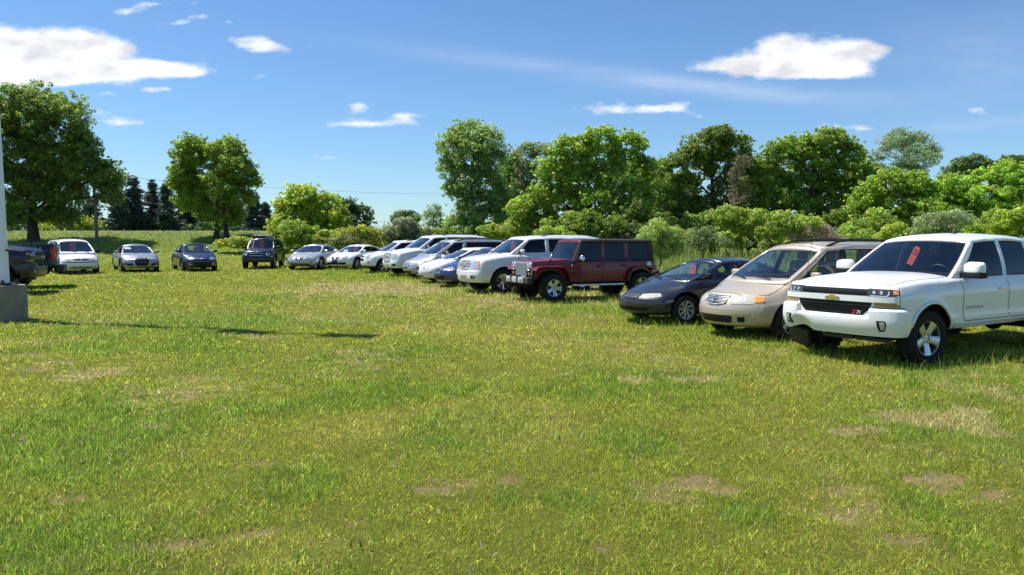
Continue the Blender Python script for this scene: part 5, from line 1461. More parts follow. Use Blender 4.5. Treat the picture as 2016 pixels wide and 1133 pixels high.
# ------------------------------------------------------------------ trees
def leaves(C, Rr, leaf, N, r, col, cvar=.28, droop=.3, aspect=.62, upb=.55, shell=.55):
    """N leaves in one clump: centre C, radii Rr"""
    d = r.normal(size=(N, 3)); d /= np.linalg.norm(d, axis=1)[:, None]
    rad = r.uniform(shell ** 3, 1, N) ** (1 / 3)
    p = C + d * rad[:, None] * Rr
    nn = d * .95 + np.array([0, 0, upb * .8]) + r.normal(size=(N, 3)) * .34
    nn /= np.linalg.norm(nn, axis=1)[:, None]
    t = np.cross(nn, r.normal(size=(N, 3))); t /= np.linalg.norm(t, axis=1)[:, None] + 1e-9
    b = np.cross(nn, t)
    s = leaf * r.lognormal(0, .28, N)[:, None]
    V = np.empty((N, 4, 3), 'f')
    V[:, 0] = p - t * s * .5; V[:, 1] = p + b * s * aspect * .5 - nn * s * .08; V[:, 2] = p + t * s * .5 - np.array([0, 0, 1]) * s * droop * .3; V[:, 3] = p - b * s * aspect * .5 - nn * s * .08
    c = np.asarray(col) * r.lognormal(0, cvar, N)[:, None]
    c[:, 0] *= r.uniform(.85, 1.2, N)
    return V, np.repeat(c[:, None, :], 4, 1)

LEAFMATS = {}
BARK = simple('bark', (.055, .045, .035), .95, var=.5, scale=6, bump=.6)
BARK_GREY = simple('bark_grey', (.16, .15, .135), .95, var=.4, scale=6, bump=.5)
TREE_ROOT = {}
LEAF_GAIN = np.array([2.85, 2.5, 3.1])
def tree(name, label, cat, base, D, lobes, col, leaf=.2, dens=1.0, group=None, trunk=None, tr=.22, seed=0, clumpr=.42, depth=.9, aspect=.62, upb=.55, shell=.72, bark=None, stems=1, trans=.58, cvar=.36, sub=1.0, limbs=True, hang=.3, twig=0, spread=0, sz=.72):
    """lobes: (px, py, rx, ry[, dy]) outlines of the crown's masses, surveyed on the photograph and set at distance D"""
    r = np.random.default_rng(seed + 100)
    bx = at(base, 470, D).x; bz = gh(bx, D); origin = Vector((bx, D, bz))
    VV, CC = [], []; centres = []; leaf = leaf * .58
    hue = r.normal(0, .04)
    for lb in lobes:
        px, py, rx, ry = lb[:4]
        dy = lb[4] if len(lb) > 4 else r.uniform(-.5, .5) * depth * rx / FPX * D
        c = at(px, py, D); k = D / FPX
        RX, RZ = rx * k, ry * k; RY = depth * .5 * (RX + RZ)
        c = np.array([c.x - bx, dy, c.z - bz]); centres.append((c, RX, RZ))
        rs = clumpr * min(RX, RZ) ; rs = min(max(rs, .30), 1.15)
        area = 4 * math.pi * (((RX * RY) ** 1.6 + (RX * RZ) ** 1.6 + (RY * RZ) ** 1.6) / 3) ** (1 / 1.6)
        nc = max(5, int(sub * 1.6 * area / (math.pi * rs * rs)))
        for q in range(nc + int(nc * .6)):
            d = r.normal(size=3); d /= np.linalg.norm(d)
            if d[2] < -.55 and r.random() < .5: d[2] = -d[2]
            f = r.uniform(.30, 1.0) ** .5
            cc = c + d * f * np.array([RX, RY, RZ]) * (1 - .35 * rs / max(RX, RZ))
            if cc[2] < .1: cc[2] = r.uniform(.1, .5)
            s = rs * r.uniform(.5, 1.2)
            if q >= nc:                      # stray sprays that break the outline
                s = rs * r.uniform(.22, .5); cc = c + d * r.uniform(.95, 1.22) * np.array([RX, RY, RZ])
                if cc[2] < .1: continue
            N = int(dens * 5.6 * 4 * math.pi * s * s * sz / (leaf * leaf * aspect) * .16) + 4
            col_c = np.asarray(col) * LEAF_GAIN * r.lognormal(0, .13) * np.array([1 + hue + r.normal(0, .07), 1, 1 + r.normal(0, .1)])
            V, C_ = leaves(cc, np.array([s, s, s * sz]), leaf, N, r, col_c, cvar, hang, aspect, upb, shell)
            VV.append(V.reshape(-1, 3)); CC.append(C_.reshape(-1, 3))
    V = np.concatenate(VV); C_ = np.concatenate(CC)
    root = empty(name, origin); tag(root, label, cat, group)
    me = attr_mesh('crown', V, np.arange(len(V)), np.arange(0, len(V), 4), C_)
    key = round(trans, 2)
    if key not in LEAFMATS: LEAFMATS[key] = leaf_mat('leaves_%d' % int(trans * 100), trans)
    obj('crown', me, LEAFMATS[key], root)
    # trunk and limbs
    zt = max(c[0][2] for c in centres); rr = random.Random(seed)
    bk = bark or BARK
    b = B()
    starts = [0.] if stems == 1 else [(-.5 + i / (stems - 1)) * spread for i in range(stems)]
    mid = None
    for s0 in starts:
        top = Vector((s0 + rr.uniform(-.3, .3), rr.uniform(-.3, .3), zt * .85)); pts = []; rad = []
        for i in range(7):
            t = i / 6
            pts.append(Vector((s0, 0, -.15)).lerp(top, t) + Vector((rr.uniform(-1, 1), rr.uniform(-1, 1), 0)) * .10 * (t > 0) * max(1, zt * .12)); rad.append(tr * (1.25 if i == 0 else 1) * (1 - .82 * t) + .012)
        b.tube(pts, rad, 9)
        if limbs:
            for j, (c, RX, RZ) in enumerate(centres):
                if stems > 1 and j % stems != starts.index(s0): continue
                t0 = min(.9, max(.18, (c[2] - .55 * math.hypot(c[0], c[1])) / (zt * .85)))
                t0 = min(t0, .8); i0 = int(t0 * 6); p0 = pts[i0].lerp(pts[min(6, i0 + 1)], t0 * 6 - i0)
                e = Vector(c)
                m1 = p0.lerp(e, .5) + Vector((rr.uniform(-.3, .3), rr.uniform(-.3, .3), .12 * (e - p0).length))
                r0 = max(.02, tr * .42 * (1 - t0 * .6))
                b.tube([p0, p0.lerp(m1, .5) + Vector((0, 0, .04)), m1, m1.lerp(e, .6), e], [r0, r0 * .8, r0 * .6, r0 * .42, r0 * .25], 6)
                for q in range(3 + twig):
                    d = Vector((rr.uniform(-1, 1) * RX, rr.uniform(-1, 1) * RX, rr.uniform(-.3, 1) * RZ)) * .8
                    s_ = m1.lerp(e, rr.uniform(.2, 1)); b.tube([s_, s_ + d * .5 + Vector((0, 0, .05)), s_ + d], [r0 * .35, r0 * .25, r0 * .1], 5)
    b.build('trunk', bk, root)
    return root
build_ground(); build_lawn(); build_tall_grass()
GB = 'trees along the far side of the field'
GS = 'shrubs behind the parked vehicles'
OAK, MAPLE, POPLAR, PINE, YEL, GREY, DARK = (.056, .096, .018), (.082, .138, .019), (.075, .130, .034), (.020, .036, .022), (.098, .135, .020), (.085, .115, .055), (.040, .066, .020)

# left: great oak, undergrowth, pines, twin-trunk tree
tree('oak_tree', 'tallest dark oak at the left edge with thick trunk behind the white minivan', 'tree', 66, 57,
     [(55, 215, 66, 48), (125, 238, 62, 48), (-30, 245, 60, 60), (25, 285, 60, 45), (160, 292, 38, 36), (100, 315, 66, 50), (175, 335, 45, 32), (215, 350, 34, 34), (20, 360, 58, 45), (75, 385, 60, 40), (130, 380, 45, 36), (-40, 330, 60, 60), (218, 385, 22, 26), (110, 425, 48, 22), (30, 425, 40, 24)],
     OAK, .26, .95, GB, tr=.38, seed=1, clumpr=.34, depth=1.0, sub=1.1)
tree('tree', 'leafy green tree on two trunks standing apart behind the navy compact sedan', 'tree', 436, 58,
     [(372, 300, 36, 36), (360, 345, 28, 32), (447, 300, 40, 30), (410, 320, 44, 36), (470, 335, 36, 34), (380, 385, 40, 36), (440, 370, 50, 40), (495, 355, 20, 22), (425, 420, 52, 36), (365, 365, 30, 36), (475, 390, 34, 28)],
     (.066, .115, .016), .23, .95, GB, tr=.19, seed=2, clumpr=.36, sub=1.1, stems=2, spread=.9)
def pine(px, top, base, D, w, seed, label):
    n = 6; L = []
    for i in range(n):
        t = (i + .5) / n; L.append((px + random.Random(seed * 9 + i).uniform(-.25, .25) * w * t, top + (base - top) * t, w * (.22 + .78 * t ** .7), (base - top) / n * .8))
    tree('pine_tree', label, 'tree', px, D, L, PINE, .40, 1.0, 'dark pines behind the two lone trees', tr=.2, seed=seed, clumpr=.62, aspect=.28, upb=.2, shell=.2, trans=.12, cvar=.3, sub=1.6, limbs=True, hang=0, sz=.55)
pine(262, 353, 462, 78, 34, 11, 'dark pine with the highest tip, right of the wooden utility pole')
pine(300, 361, 462, 80, 24, 12, 'narrow dark pine second to the right of the wooden utility pole')
pine(328, 364, 462, 79, 26, 13, 'dark pine just left of the two-trunk tree')
pine(230, 378, 462, 76, 28, 14, 'dark pine nearest behind the wooden utility pole')
pine(365, 372, 464, 82, 30, 15, 'dark pine behind the left side of the two-trunk tree')
pine(498, 388, 468, 76, 30, 16, 'dark pine right of the two-trunk tree')
pine(523, 402, 468, 78, 22, 17, 'small dark pine beside the round green tree above the dark boxy SUV')
pine(180, 392, 462, 80, 34, 18, 'dark pine seen under the right limbs of the great oak')
pine(25, 392, 462, 82, 34, 19, 'dark pine behind the white pole and the great oak')
pine(400, 385, 466, 84, 40, 20, 'dark pine behind the trunks of the two-trunk tree')
pine(455, 395, 468, 84, 36, 21, 'dark pine seen through the lower right of the two-trunk tree')
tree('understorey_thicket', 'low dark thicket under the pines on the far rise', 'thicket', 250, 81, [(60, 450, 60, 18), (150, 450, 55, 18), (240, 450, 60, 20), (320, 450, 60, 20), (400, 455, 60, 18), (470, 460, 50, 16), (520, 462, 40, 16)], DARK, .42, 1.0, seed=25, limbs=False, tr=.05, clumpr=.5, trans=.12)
tree('shrub', 'bright green shrub below the great oak, right of its trunk', 'shrub', 130, 66, [(110, 440, 34, 20), (160, 442, 36, 18), (95, 455, 30, 10)], (.085, .125, .018), .24, .9, 'shrubs on the far rise', seed=26, tr=.05)
# round tree and companions above the dark SUV
tree('tree', 'round bright green tree behind the dark boxy SUV and silver sedan', 'tree', 610, 54,
     [(600, 388, 42, 26), (565, 410, 34, 28), (640, 405, 36, 26), (600, 425, 60, 34), (660, 430, 34, 28), (560, 445, 34, 26), (630, 455, 50, 22), (590, 455, 46, 22)], (.095, .150, .020), .22, .95, GB, tr=.2, seed=3, clumpr=.34, sub=1.1)
tree('tree', 'dark bluish tree peeping out right of the round bright green tree', 'tree', 705, 64, [(688, 404, 20, 16), (712, 420, 24, 16), (700, 440, 34, 22), (670, 420, 24, 26)], (.036, .066, .024), .24, .9, GB, tr=.18, seed=4)
tree('shrub', 'low shrub at the foot of the two-trunk tree', 'shrub', 475, 53, [(470, 478, 30, 10), (500, 482, 24, 10), (440, 480, 18, 7)], YEL, .18, .9, GS, seed=31, tr=.03, limbs=False)
tree('shrub', 'green shrub right of the dark boxy SUV', 'shrub', 590, 51, [(575, 455, 30, 24), (605, 470, 34, 22), (560, 478, 20, 14)], (.075, .125, .02), .18, .9, GS, seed=32, tr=.04)
tree('shrub', 'yellow green shrub behind the silver nostril-grille sedan', 'shrub', 655, 51, [(640, 468, 24, 14), (670, 462, 26, 13), (655, 480, 34, 12)], YEL, .17, .9, GS, seed=33, tr=.04)
tree('shrub', 'dull darker green shrub between the yellow green ones', 'shrub', 690, 50, [(680, 478, 26, 14), (700, 472, 18, 10)], (.060, .085, .026), .15, .8, GS, seed=34, tr=.04, twig=3)
tree('shrub', 'yellow green shrub behind the white coupe', 'shrub', 722, 51, [(712, 458, 26, 13), (735, 466, 24, 15), (720, 480, 30, 14)], YEL, .17, .9, GS, seed=35, tr=.04)
tree('willow_shrub', 'pale grey green willow bush behind the white crossover', 'shrub', 797, 52, [(800, 448, 30, 18), (775, 462, 26, 16), (825, 462, 26, 16), (800, 472, 46, 14)], GREY, .17, 1.0, GS, seed=36, tr=.05, aspect=.3, sz=.9)
tree('tree', 'small round dark tree rising behind the grey green willow bush', 'tree', 797, 78, [(797, 424, 22, 11), (785, 432, 16, 10), (815, 430, 16, 10), (798, 445, 30, 14)], (.045, .085, .022), .24, .9, GB, tr=.1, seed=5)
tree('tree', 'thin see-through sapling left of the tall poplar', 'tree', 850, 66, [(855, 410, 15, 9), (843, 425, 16, 10), (862, 424, 12, 10), (848, 442, 20, 10)], (.075, .12, .05), .17, .42, GB, tr=.06, seed=6, twig=3)
tree('spruce_tree', 'tiny dark spruce tip far off left of the tall poplar', 'tree', 870, 95, [(870, 437, 4, 5), (870, 444, 8, 6), (870, 452, 12, 6)], PINE, .25, 1.0, seed=7, tr=.08, aspect=.25, limbs=False)
tree('hedge', 'long low green hedge between the willow bush and the poplar', 'hedge', 900, 56, [(845, 462, 26, 10), (880, 458, 26, 11), (915, 458, 26, 12), (950, 460, 26, 12), (985, 462, 26, 12)], (.065, .11, .02), .18, .95, seed=8, limbs=False, tr=.04)
# poplar group
tree('poplar_tree', 'tall loose poplar, leftmost of the big trees behind the row of white vehicles', 'tree', 932, 51,
     [(925, 262, 46, 28), (890, 290, 32, 30), (960, 285, 36, 34), (925, 312, 44, 36), (975, 318, 24, 24), (878, 330, 20, 24), (915, 360, 36, 34), (955, 360, 40, 36), (888, 372, 20, 20), (930, 405, 44, 32), (960, 430, 44, 28), (905, 440, 36, 22), (985, 400, 30, 32), (945, 455, 46, 16)],
     POPLAR, .19, .75, GB, tr=.24, seed=9, clumpr=.32, sub=1.05)
tree('tree', 'thin greyish tree between the poplar and the broad bright maple', 'tree', 1045, 56, [(1035, 300, 30, 20), (1065, 300, 22, 20), (1035, 340, 34, 30), (1020, 375, 28, 32), (1050, 390, 30, 34)], (.07, .105, .038), .18, .60, GB, tr=.14, seed=10, twig=2)
tree('maple_tree', 'broad bright green maple behind the maroon off-roader', 'tree', 1160, 46,
     [(1180, 270, 36, 20), (1125, 295, 46, 28), (1235, 290, 40, 32), (1180, 312, 52, 34), (1090, 335, 40, 30), (1140, 355, 54, 40), (1225, 350, 54, 38), (1268, 330, 22, 26), (1070, 385, 38, 28), (1030, 412, 34, 26), (1110, 405, 50, 36), (1180, 405, 50, 40), (1250, 395, 46, 40), (1075, 440, 44, 22), (1140, 450, 46, 22), (1215, 445, 50, 30), (1268, 440, 34, 34), (1020, 445, 26, 16)],
     MAPLE, .22, .95, GB, tr=.3, seed=11, clumpr=.30, sub=1.15)
tree('tree', 'narrow leafy tree in the gap right of the broad bright maple', 'tree', 1310, 50, [(1308, 330, 26, 22), (1300, 370, 30, 34), (1325, 400, 32, 36), (1300, 430, 40, 34)], (.068, .115, .018), .22, .95, GB, tr=.16, seed=12)
tree('oak_tree', 'round-topped dark oak with sky holes, between the bright maple and the broad dense tree', 'tree', 1405, 50,
     [(1415, 268, 34, 20), (1385, 290, 42, 28), (1445, 292, 36, 30), (1350, 315, 30, 28), (1410, 325, 40, 32), (1458, 330, 24, 28), (1350, 355, 32, 22), (1430, 372, 36, 30), (1385, 405, 46, 26), (1345, 420, 30, 26), (1440, 415, 36, 30)],
     OAK, .22, .95, GB, tr=.3, seed=13, clumpr=.34, sub=1.05)
tree('tree', 'half-dead tree with thin brownish foliage beside the round-topped dark oak', 'tree', 1462, 46, [(1460, 320, 20, 16), (1455, 350, 22, 24), (1462, 385, 22, 24), (1450, 405, 22, 18)], (.052, .058, .024), .15, .30, GB, tr=.10, seed=14, twig=5)
tree('maple_tree', 'broad dense tree with two domes, behind the gold minivan', 'tree', 1590, 50,
     [(1635, 278, 46, 24), (1675, 305, 26, 28), (1580, 290, 44, 26), (1530, 305, 36, 28), (1605, 325, 56, 36), (1520, 350, 40, 36), (1660, 345, 36, 34), (1580, 370, 52, 38), (1640, 385, 50, 36), (1520, 400, 36, 34), (1690, 375, 24, 30), (1580, 420, 52, 34), (1650, 430, 48, 30), (1520, 440, 36, 24), (1497, 345, 24, 34), (1490, 400, 26, 34), (1705, 345, 16, 22)],
     (.070, .125, .018), .23, .95, GB, tr=.3, seed=15, clumpr=.30, sub=1.1)
tree('aspen_tree', 'sparse grey green aspen standing above the thicket behind the white pickup', 'tree', 1790, 60,
     [(1785, 268, 34, 16), (1760, 290, 30, 24), (1815, 285, 32, 24), (1790, 315, 46, 26), (1840, 305, 16, 22), (1725, 308, 16, 12), (1705, 315, 12, 10), (1780, 345, 50, 24), (1730, 335, 20, 16)], (.075, .115, .05), .17, .42, GB, tr=.18, seed=16, twig=3, bark=BARK_GREY)
tree('maple_tree', 'low bright maple thicket left of the sparse aspen', 'tree', 1740, 44,
     [(1740, 360, 40, 26), (1790, 365, 40, 26), (1715, 395, 40, 34), (1770, 400, 46, 34), (1700, 435, 40, 28), (1760, 440, 48, 26)], MAPLE, .22, .95, GB, tr=.16, seed=17, clumpr=.32)
tree('maple_tree', 'bright maple in the middle of the thicket above the white pickup roof', 'tree', 1860, 43,
     [(1840, 385, 44, 28), (1890, 375, 40, 26), (1830, 420, 46, 32), (1890, 415, 46, 34), (1860, 450, 60, 22)], (.080, .140, .018), .22, .95, GB, tr=.16, seed=18, clumpr=.32)
tree('maple_tree', 'bright maple at the right edge of the picture', 'tree', 1975, 43,
     [(1945, 355, 36, 24), (1990, 345, 40, 28), (1930, 390, 40, 30), (1985, 395, 46, 36), (2040, 370, 40, 40), (1945, 430, 46, 30), (2010, 440, 46, 28)], (.092, .155, .02), .22, .95, GB, tr=.18, seed=19, clumpr=.32)
tree('tree', 'distant dark tree top behind the thicket, right of the sparse aspen', 'tree', 1905, 72, [(1890, 325, 24, 14), (1920, 320, 30, 16), (1905, 345, 46, 22), (1950, 335, 24, 16)], (.050, .085, .024), .26, .95, GB, tr=.2, seed=20)
tree('tree', 'distant dark tree top at the right edge of the picture', 'tree', 1995, 72, [(1985, 318, 24, 12), (2015, 322, 28, 16), (1995, 340, 40, 18)], (.045, .078, .024), .26, .95, GB, tr=.2, seed=21)
# shrubs in front of the tree line
tree('sumac_shrub', 'spreading yellow green sumac with bare stem, above the gold minivan', 'shrub', 1525, 37,
     [(1430, 425, 34, 18), (1475, 432, 42, 20), (1530, 438, 40, 20), (1580, 440, 36, 16), (1450, 450, 36, 18), (1500, 460, 40, 16)], (.092, .138, .022), .17, .9, GS, tr=.06, seed=40, clumpr=.36)
tree('shrub', 'bright feathery shrub just right of the maroon off-roader', 'shrub', 1300, 29, [(1298, 445, 18, 16), (1280, 468, 26, 20), (1318, 470, 26, 20), (1295, 495, 34, 18), (1330, 492, 20, 14)], (.100, .150, .035), .11, .75, GS, tr=.04, seed=41, aspect=.4, clumpr=.4, twig=3)
tree('shrub', 'grey twiggy shrub above the roof rack of the gold minivan', 'shrub', 1600, 37, [(1575, 462, 34, 14), (1620, 460, 36, 16), (1640, 472, 26, 10)], (.115, .12, .065), .11, .4, GS, tr=.05, seed=42, twig=6, bark=BARK_GREY)
tree('shrub', 'dull green shrub between the feathery shrub and the sumac', 'shrub', 1395, 35, [(1385, 465, 26, 14), (1415, 478, 24, 14), (1370, 482, 22, 12)], (.060, .095, .03), .13, .8, GS, tr=.04, seed=43)
tree('shrub', 'small bright green sapling left of the white pickup roof', 'shrub', 1745, 36, [(1750, 452, 14, 10), (1740, 466, 18, 9), (1770, 448, 10, 7)], (.10, .145, .022), .16, .9, GS, tr=.03, seed=44)
tree('shrub', 'grey green twiggy shrub above the white pickup roof', 'shrub', 1860, 38, [(1830, 440, 34, 20), (1880, 435, 36, 22), (1855, 460, 50, 14)], (.09, .125, .05), .12, .55, GS, tr=.04, seed=45, twig=3)
tree('shrub', 'vivid green shrub at the right edge behind the white pickup', 'shrub', 1995, 38, [(1985, 432, 34, 18), (2025, 425, 30, 22), (1990, 450, 40, 14)], (.10, .15, .02), .17, .9, GS, tr=.04, seed=46)
tree('shrub', 'yellow green shrub left of the white luxury SUV roof', 'shrub', 975, 42, [(960, 452, 20, 12), (990, 455, 22, 12), (975, 464, 30, 10)], YEL, .16, .9, GS, tr=.04, seed=47)
tree('shrub', 'yellow green shrub behind the roof of the white luxury SUV', 'shrub', 1090, 40, [(1075, 458, 24, 10), (1105, 462, 26, 10)], MAPLE, .16, .9, GS, tr=.04, seed=48)
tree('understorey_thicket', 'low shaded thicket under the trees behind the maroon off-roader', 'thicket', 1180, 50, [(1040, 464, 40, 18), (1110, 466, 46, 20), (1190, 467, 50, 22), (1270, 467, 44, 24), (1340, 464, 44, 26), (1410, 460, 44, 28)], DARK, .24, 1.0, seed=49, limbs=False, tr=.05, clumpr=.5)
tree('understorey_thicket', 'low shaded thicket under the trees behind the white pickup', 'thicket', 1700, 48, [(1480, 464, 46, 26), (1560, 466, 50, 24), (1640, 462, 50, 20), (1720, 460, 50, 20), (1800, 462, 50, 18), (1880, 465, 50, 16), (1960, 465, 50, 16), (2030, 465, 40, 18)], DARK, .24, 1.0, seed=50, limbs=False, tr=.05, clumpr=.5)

# second rank that closes the wall of leaves on the right
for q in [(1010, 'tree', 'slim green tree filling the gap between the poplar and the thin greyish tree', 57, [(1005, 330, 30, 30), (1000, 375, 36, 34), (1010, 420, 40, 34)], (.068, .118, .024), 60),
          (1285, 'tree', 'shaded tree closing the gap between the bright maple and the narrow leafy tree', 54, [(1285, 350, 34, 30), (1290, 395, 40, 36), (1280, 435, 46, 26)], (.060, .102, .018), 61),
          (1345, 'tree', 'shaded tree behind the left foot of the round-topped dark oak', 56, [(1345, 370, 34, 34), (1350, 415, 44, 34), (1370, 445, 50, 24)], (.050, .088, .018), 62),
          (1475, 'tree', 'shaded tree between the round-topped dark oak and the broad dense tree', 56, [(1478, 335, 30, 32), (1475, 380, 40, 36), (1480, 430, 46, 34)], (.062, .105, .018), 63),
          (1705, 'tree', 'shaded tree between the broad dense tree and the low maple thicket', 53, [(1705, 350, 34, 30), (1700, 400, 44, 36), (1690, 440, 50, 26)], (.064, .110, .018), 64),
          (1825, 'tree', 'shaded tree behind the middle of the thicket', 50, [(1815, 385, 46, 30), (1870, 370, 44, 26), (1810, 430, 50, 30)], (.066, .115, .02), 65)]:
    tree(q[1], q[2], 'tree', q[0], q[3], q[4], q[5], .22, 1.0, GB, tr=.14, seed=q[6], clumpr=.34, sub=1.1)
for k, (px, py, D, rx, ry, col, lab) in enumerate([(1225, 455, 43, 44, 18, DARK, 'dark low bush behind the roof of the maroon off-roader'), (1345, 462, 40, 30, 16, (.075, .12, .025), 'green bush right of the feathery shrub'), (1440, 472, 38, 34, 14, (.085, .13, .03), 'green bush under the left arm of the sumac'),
        (1530, 474, 39, 40, 13, (.07, .11, .026), 'green bush under the right arm of the sumac'), (1690, 462, 40, 40, 16, (.08, .135, .02), 'green bush above the rear of the gold minivan'), (1800, 464, 40, 40, 14, (.075, .12, .025), 'green bush above the windshield of the white pickup'), (1930, 460, 40, 44, 18, (.085, .14, .02), 'green bush above the cab of the white pickup')]):
    tree('shrub', lab, 'shrub', px, D, [(px - rx * .4, py, rx * .6, ry), (px + rx * .4, py + 3, rx * .6, ry * .9), (px, py + 8, rx, ry * .7)], col, .17, .95, GS, tr=.04, seed=70 + k, limbs=False)

for k, (px, py, D, col, lab) in enumerate([(1020, 446, 48, (.070, .118, .022), 'mid-green brush at the foot of the thin greyish tree'), (1110, 448, 43, (.078, .128, .02), 'mid-green brush under the left skirts of the bright maple'),
        (1180, 446, 43, (.070, .120, .018), 'mid-green brush under the middle of the bright maple'), (1262, 440, 44, (.066, .112, .02), 'mid-green brush under the right skirts of the bright maple'), (1395, 440, 45, (.062, .104, .02), 'mid-green brush at the foot of the round-topped dark oak'),
        (1555, 446, 45, (.070, .120, .02), 'mid-green brush under the left dome of the broad dense tree'), (1640, 442, 45, (.074, .124, .02), 'mid-green brush under the right dome of the broad dense tree'),
        (1725, 446, 41, (.080, .132, .02), 'mid-green brush at the foot of the low maple thicket'), (1945, 444, 41, (.082, .136, .02), 'mid-green brush at the foot of the maple at the right edge')]):
    col = tuple(q * (.72, 1.0, .85)[k % 3] for q in col)
    r_ = random.Random(500 + k); j = lambda a: r_.uniform(-a, a)
    tree('shrub', lab, 'shrub', px, D, [(px - 30 + j(14), py + j(12), 24 + j(9), 18 + j(7)), (px + 28 + j(10), py + 4 + j(8), 28 + j(6), 18 + j(5)), (px + j(14), py - 14 + j(8), 24 + j(5), 20 + j(5)), (px + j(10), py + 14, 44, 16)], col, .18, .95, GS, tr=.04, seed=90 + k, limbs=False, clumpr=.5 if k % 2 else .3, sub=.85)
# ------------------------------------------------------------------ white light pole on its concrete foot
def light_pole():
    x, y = -11.31, 17.0; z = gh(x, y)
    root = empty('light_pole', (x, y, z)); tag(root, 'tall white steel light pole rising from a round concrete footing at the left edge', 'light pole')
    conc = simple('concrete', (.25, .215, .15), .9, var=.45, scale=4, bump=.5)
    b = B(); b.lathe([(.52, -.2), (.525, .3), (.52, .74), (.50, .78), (0, .785)], axis='z', n=48); b.build('concrete_footing', conc, root, 30)
    wp = simple('white_pole_paint', (.84, .85, .86), .45, var=.06, scale=3)
    b = B(); b.lathe([(.205, .80), (.20, .9), (.11, 6.5), (.05, 14.2), (0, 14.2)], axis='z', n=28); b.build('shaft', wp, root, 40)
    st = simple('rusty_steel', (.07, .06, .05), .7, metal=.3, var=.4)
    b = B(); b.box((0, 0, .815), (.56, .56, .03)); pl = b.build('base_plate', st, root)
    for i in range(4):
        a = math.pi / 4 + i * math.pi / 2; b = B(); b.lathe([(.025, .786), (.025, .90), (0, .90)], axis='z', n=10, c=(.33 * math.cos(a), .33 * math.sin(a), 0)); b.lathe([(.045, .83), (.045, .865), (0, .865)], axis='z', n=6, c=(.33 * math.cos(a), .33 * math.sin(a), 0)); b.build('anchor_bolt', st, pl)
    b = B(); b.box((.235, -.04, 1.55), (.02, .06, .06), bev=.008); b.build('inspection_lug', st, root)
    b = B(); b.tube([(0, 0, 14.05), (.4, -.1, 14.3), (.75, -.2, 14.3)], .05, 8); b.tube([(0, 0, 14.05), (-.4, .1, 14.3), (-.75, .2, 14.3)], .05, 8); b.build('bracket', wp, root)
    for sx in (1, -1):
        b = B(); b.box((sx * 1.05, -sx * .28, 14.28), (1.0, .6, .22), Matrix.Rotation(-sx * .02 - .26, 3, 'Z'), bev=.05); b.build('lamp_head', M['plastic'], root)
light_pole()

def utility_pole():
    x = at(191, 470, 57).x; y = 57.; z = gh(x, y); top = at(187, 345, 57).z - z
    root = empty('utility_pole', (x, y, z)); tag(root, 'weathered wooden utility pole right of the great oak', 'utility pole')
    wd = simple('grey_wood', (.17, .145, .12), .9, var=.35, scale=9, bump=.4)
    b = B(); b.tube([(0, 0, -.3), (-.05, 0, top * .5), (-.14, 0, top)], [.125, .11, .09], 12); b.build('pole', wd, root)
    b = B(); b.box((-.14, -.13, top - .12), (.9, .08, .1)); b.build('cross_arm', wd, root)
    ins = simple('insulator', (.25, .27, .28), .3)
    for dx in (-.5, -.14, .22):
        b = B(); b.lathe([(.03, top - .06), (.045, top), (.03, top + .06), (0, top + .07)], axis='z', n=10, c=(dx, -.13, 0)); b.build('insulator', ins, root)
    wm = simple('cable', (.05, .05, .05), .6)
    P = Vector((x, y, z))
    def wire(a, b_, sag, label, r=.008):
        pts = []
        for t in np.linspace(0, 1, 24):
            p = a.lerp(b_, t); p.z -= sag * 4 * t * (1 - t); pts.append(p)
        q = B(); q.tube(pts, r, 5); tag(q.build('power_line', wm, None, 60), label, 'power line', 'power lines')
    wire(P + Vector((-.5, -.13, top)), at(-260, 345, 52), .4, 'uppermost cable running left from the wooden utility pole through the oak')
    wire(P + Vector((-.12, -.12, top * .68)), at(-260, 385, 52), .3, 'middle cable running left from the wooden utility pole through the oak')
    wire(P + Vector((-.1, -.12, top * .50)), at(-260, 418, 52), .4, 'lowest cable running left from the wooden utility pole through the oak')
    wire(P + Vector((.22, -.13, top)), at(1000, 382, 92), .5, 'upper cable crossing the open sky between the two-trunk tree and the poplar', .009)
    wire(P + Vector((.1, -.12, top * .55)), at(1000, 437, 92), .5, 'lower cable crossing the open sky left of the poplar', .009)
utility_pole()

# ------------------------------------------------------------------ camera, sun, sky
cam = bpy.data.cameras.new('camera'); co = bpy.data.objects.new('camera', cam); COL.objects.link(co)
cam.sensor_width = 36; cam.lens = 36 * 1520 / 2016; cam.clip_end = 6000; cam.clip_start = .05
co.location = (0, 0, 1.65); co.rotation_euler = (R(90) - math.atan((566.5 - 476) / 1520), 0, 0)
SC.camera = co
SUN_E, SKY_S, EXPO = 4.6, .088, .70
SKY_SAT, SKY_V, SKY_HUE = 1.0, 1.0, .5
SKY_TINT = (.645, .82, .98, 1); CLOUD_B = .70
# ------------------------------------------------------------------ daylight: sun, sky and clouds
SUN_EL = R(62); SUN_DIR = Vector((-.949, .316, 0)).normalized()
L = bpy.data.lights.new('sun', 'SUN'); L.energy = SUN_E; L.angle = R(.5); L.color = (1, .96, .89)
lo = bpy.data.objects.new('sun', L); COL.objects.link(lo)
d_ = SUN_DIR * math.cos(SUN_EL) + Vector((0, 0, math.sin(SUN_EL))); lo.rotation_euler = d_.to_track_quat('Z', 'Y').to_euler()
w = bpy.data.worlds.new('World'); SC.world = w; w.use_nodes = True
nt = w.node_tree; N = nt.nodes; K = nt.links.new
bgn = N['Background']; bgn.inputs[1].default_value = SKY_S
sk = N.new('ShaderNodeTexSky'); sk.sky_type = 'NISHITA'; sk.sun_disc = False; sk.sun_elevation = SUN_EL
sk.sun_rotation = math.atan2(SUN_DIR.x, SUN_DIR.y); sk.air_density = 1.0; sk.dust_density = .15; sk.ozone_density = 3.0
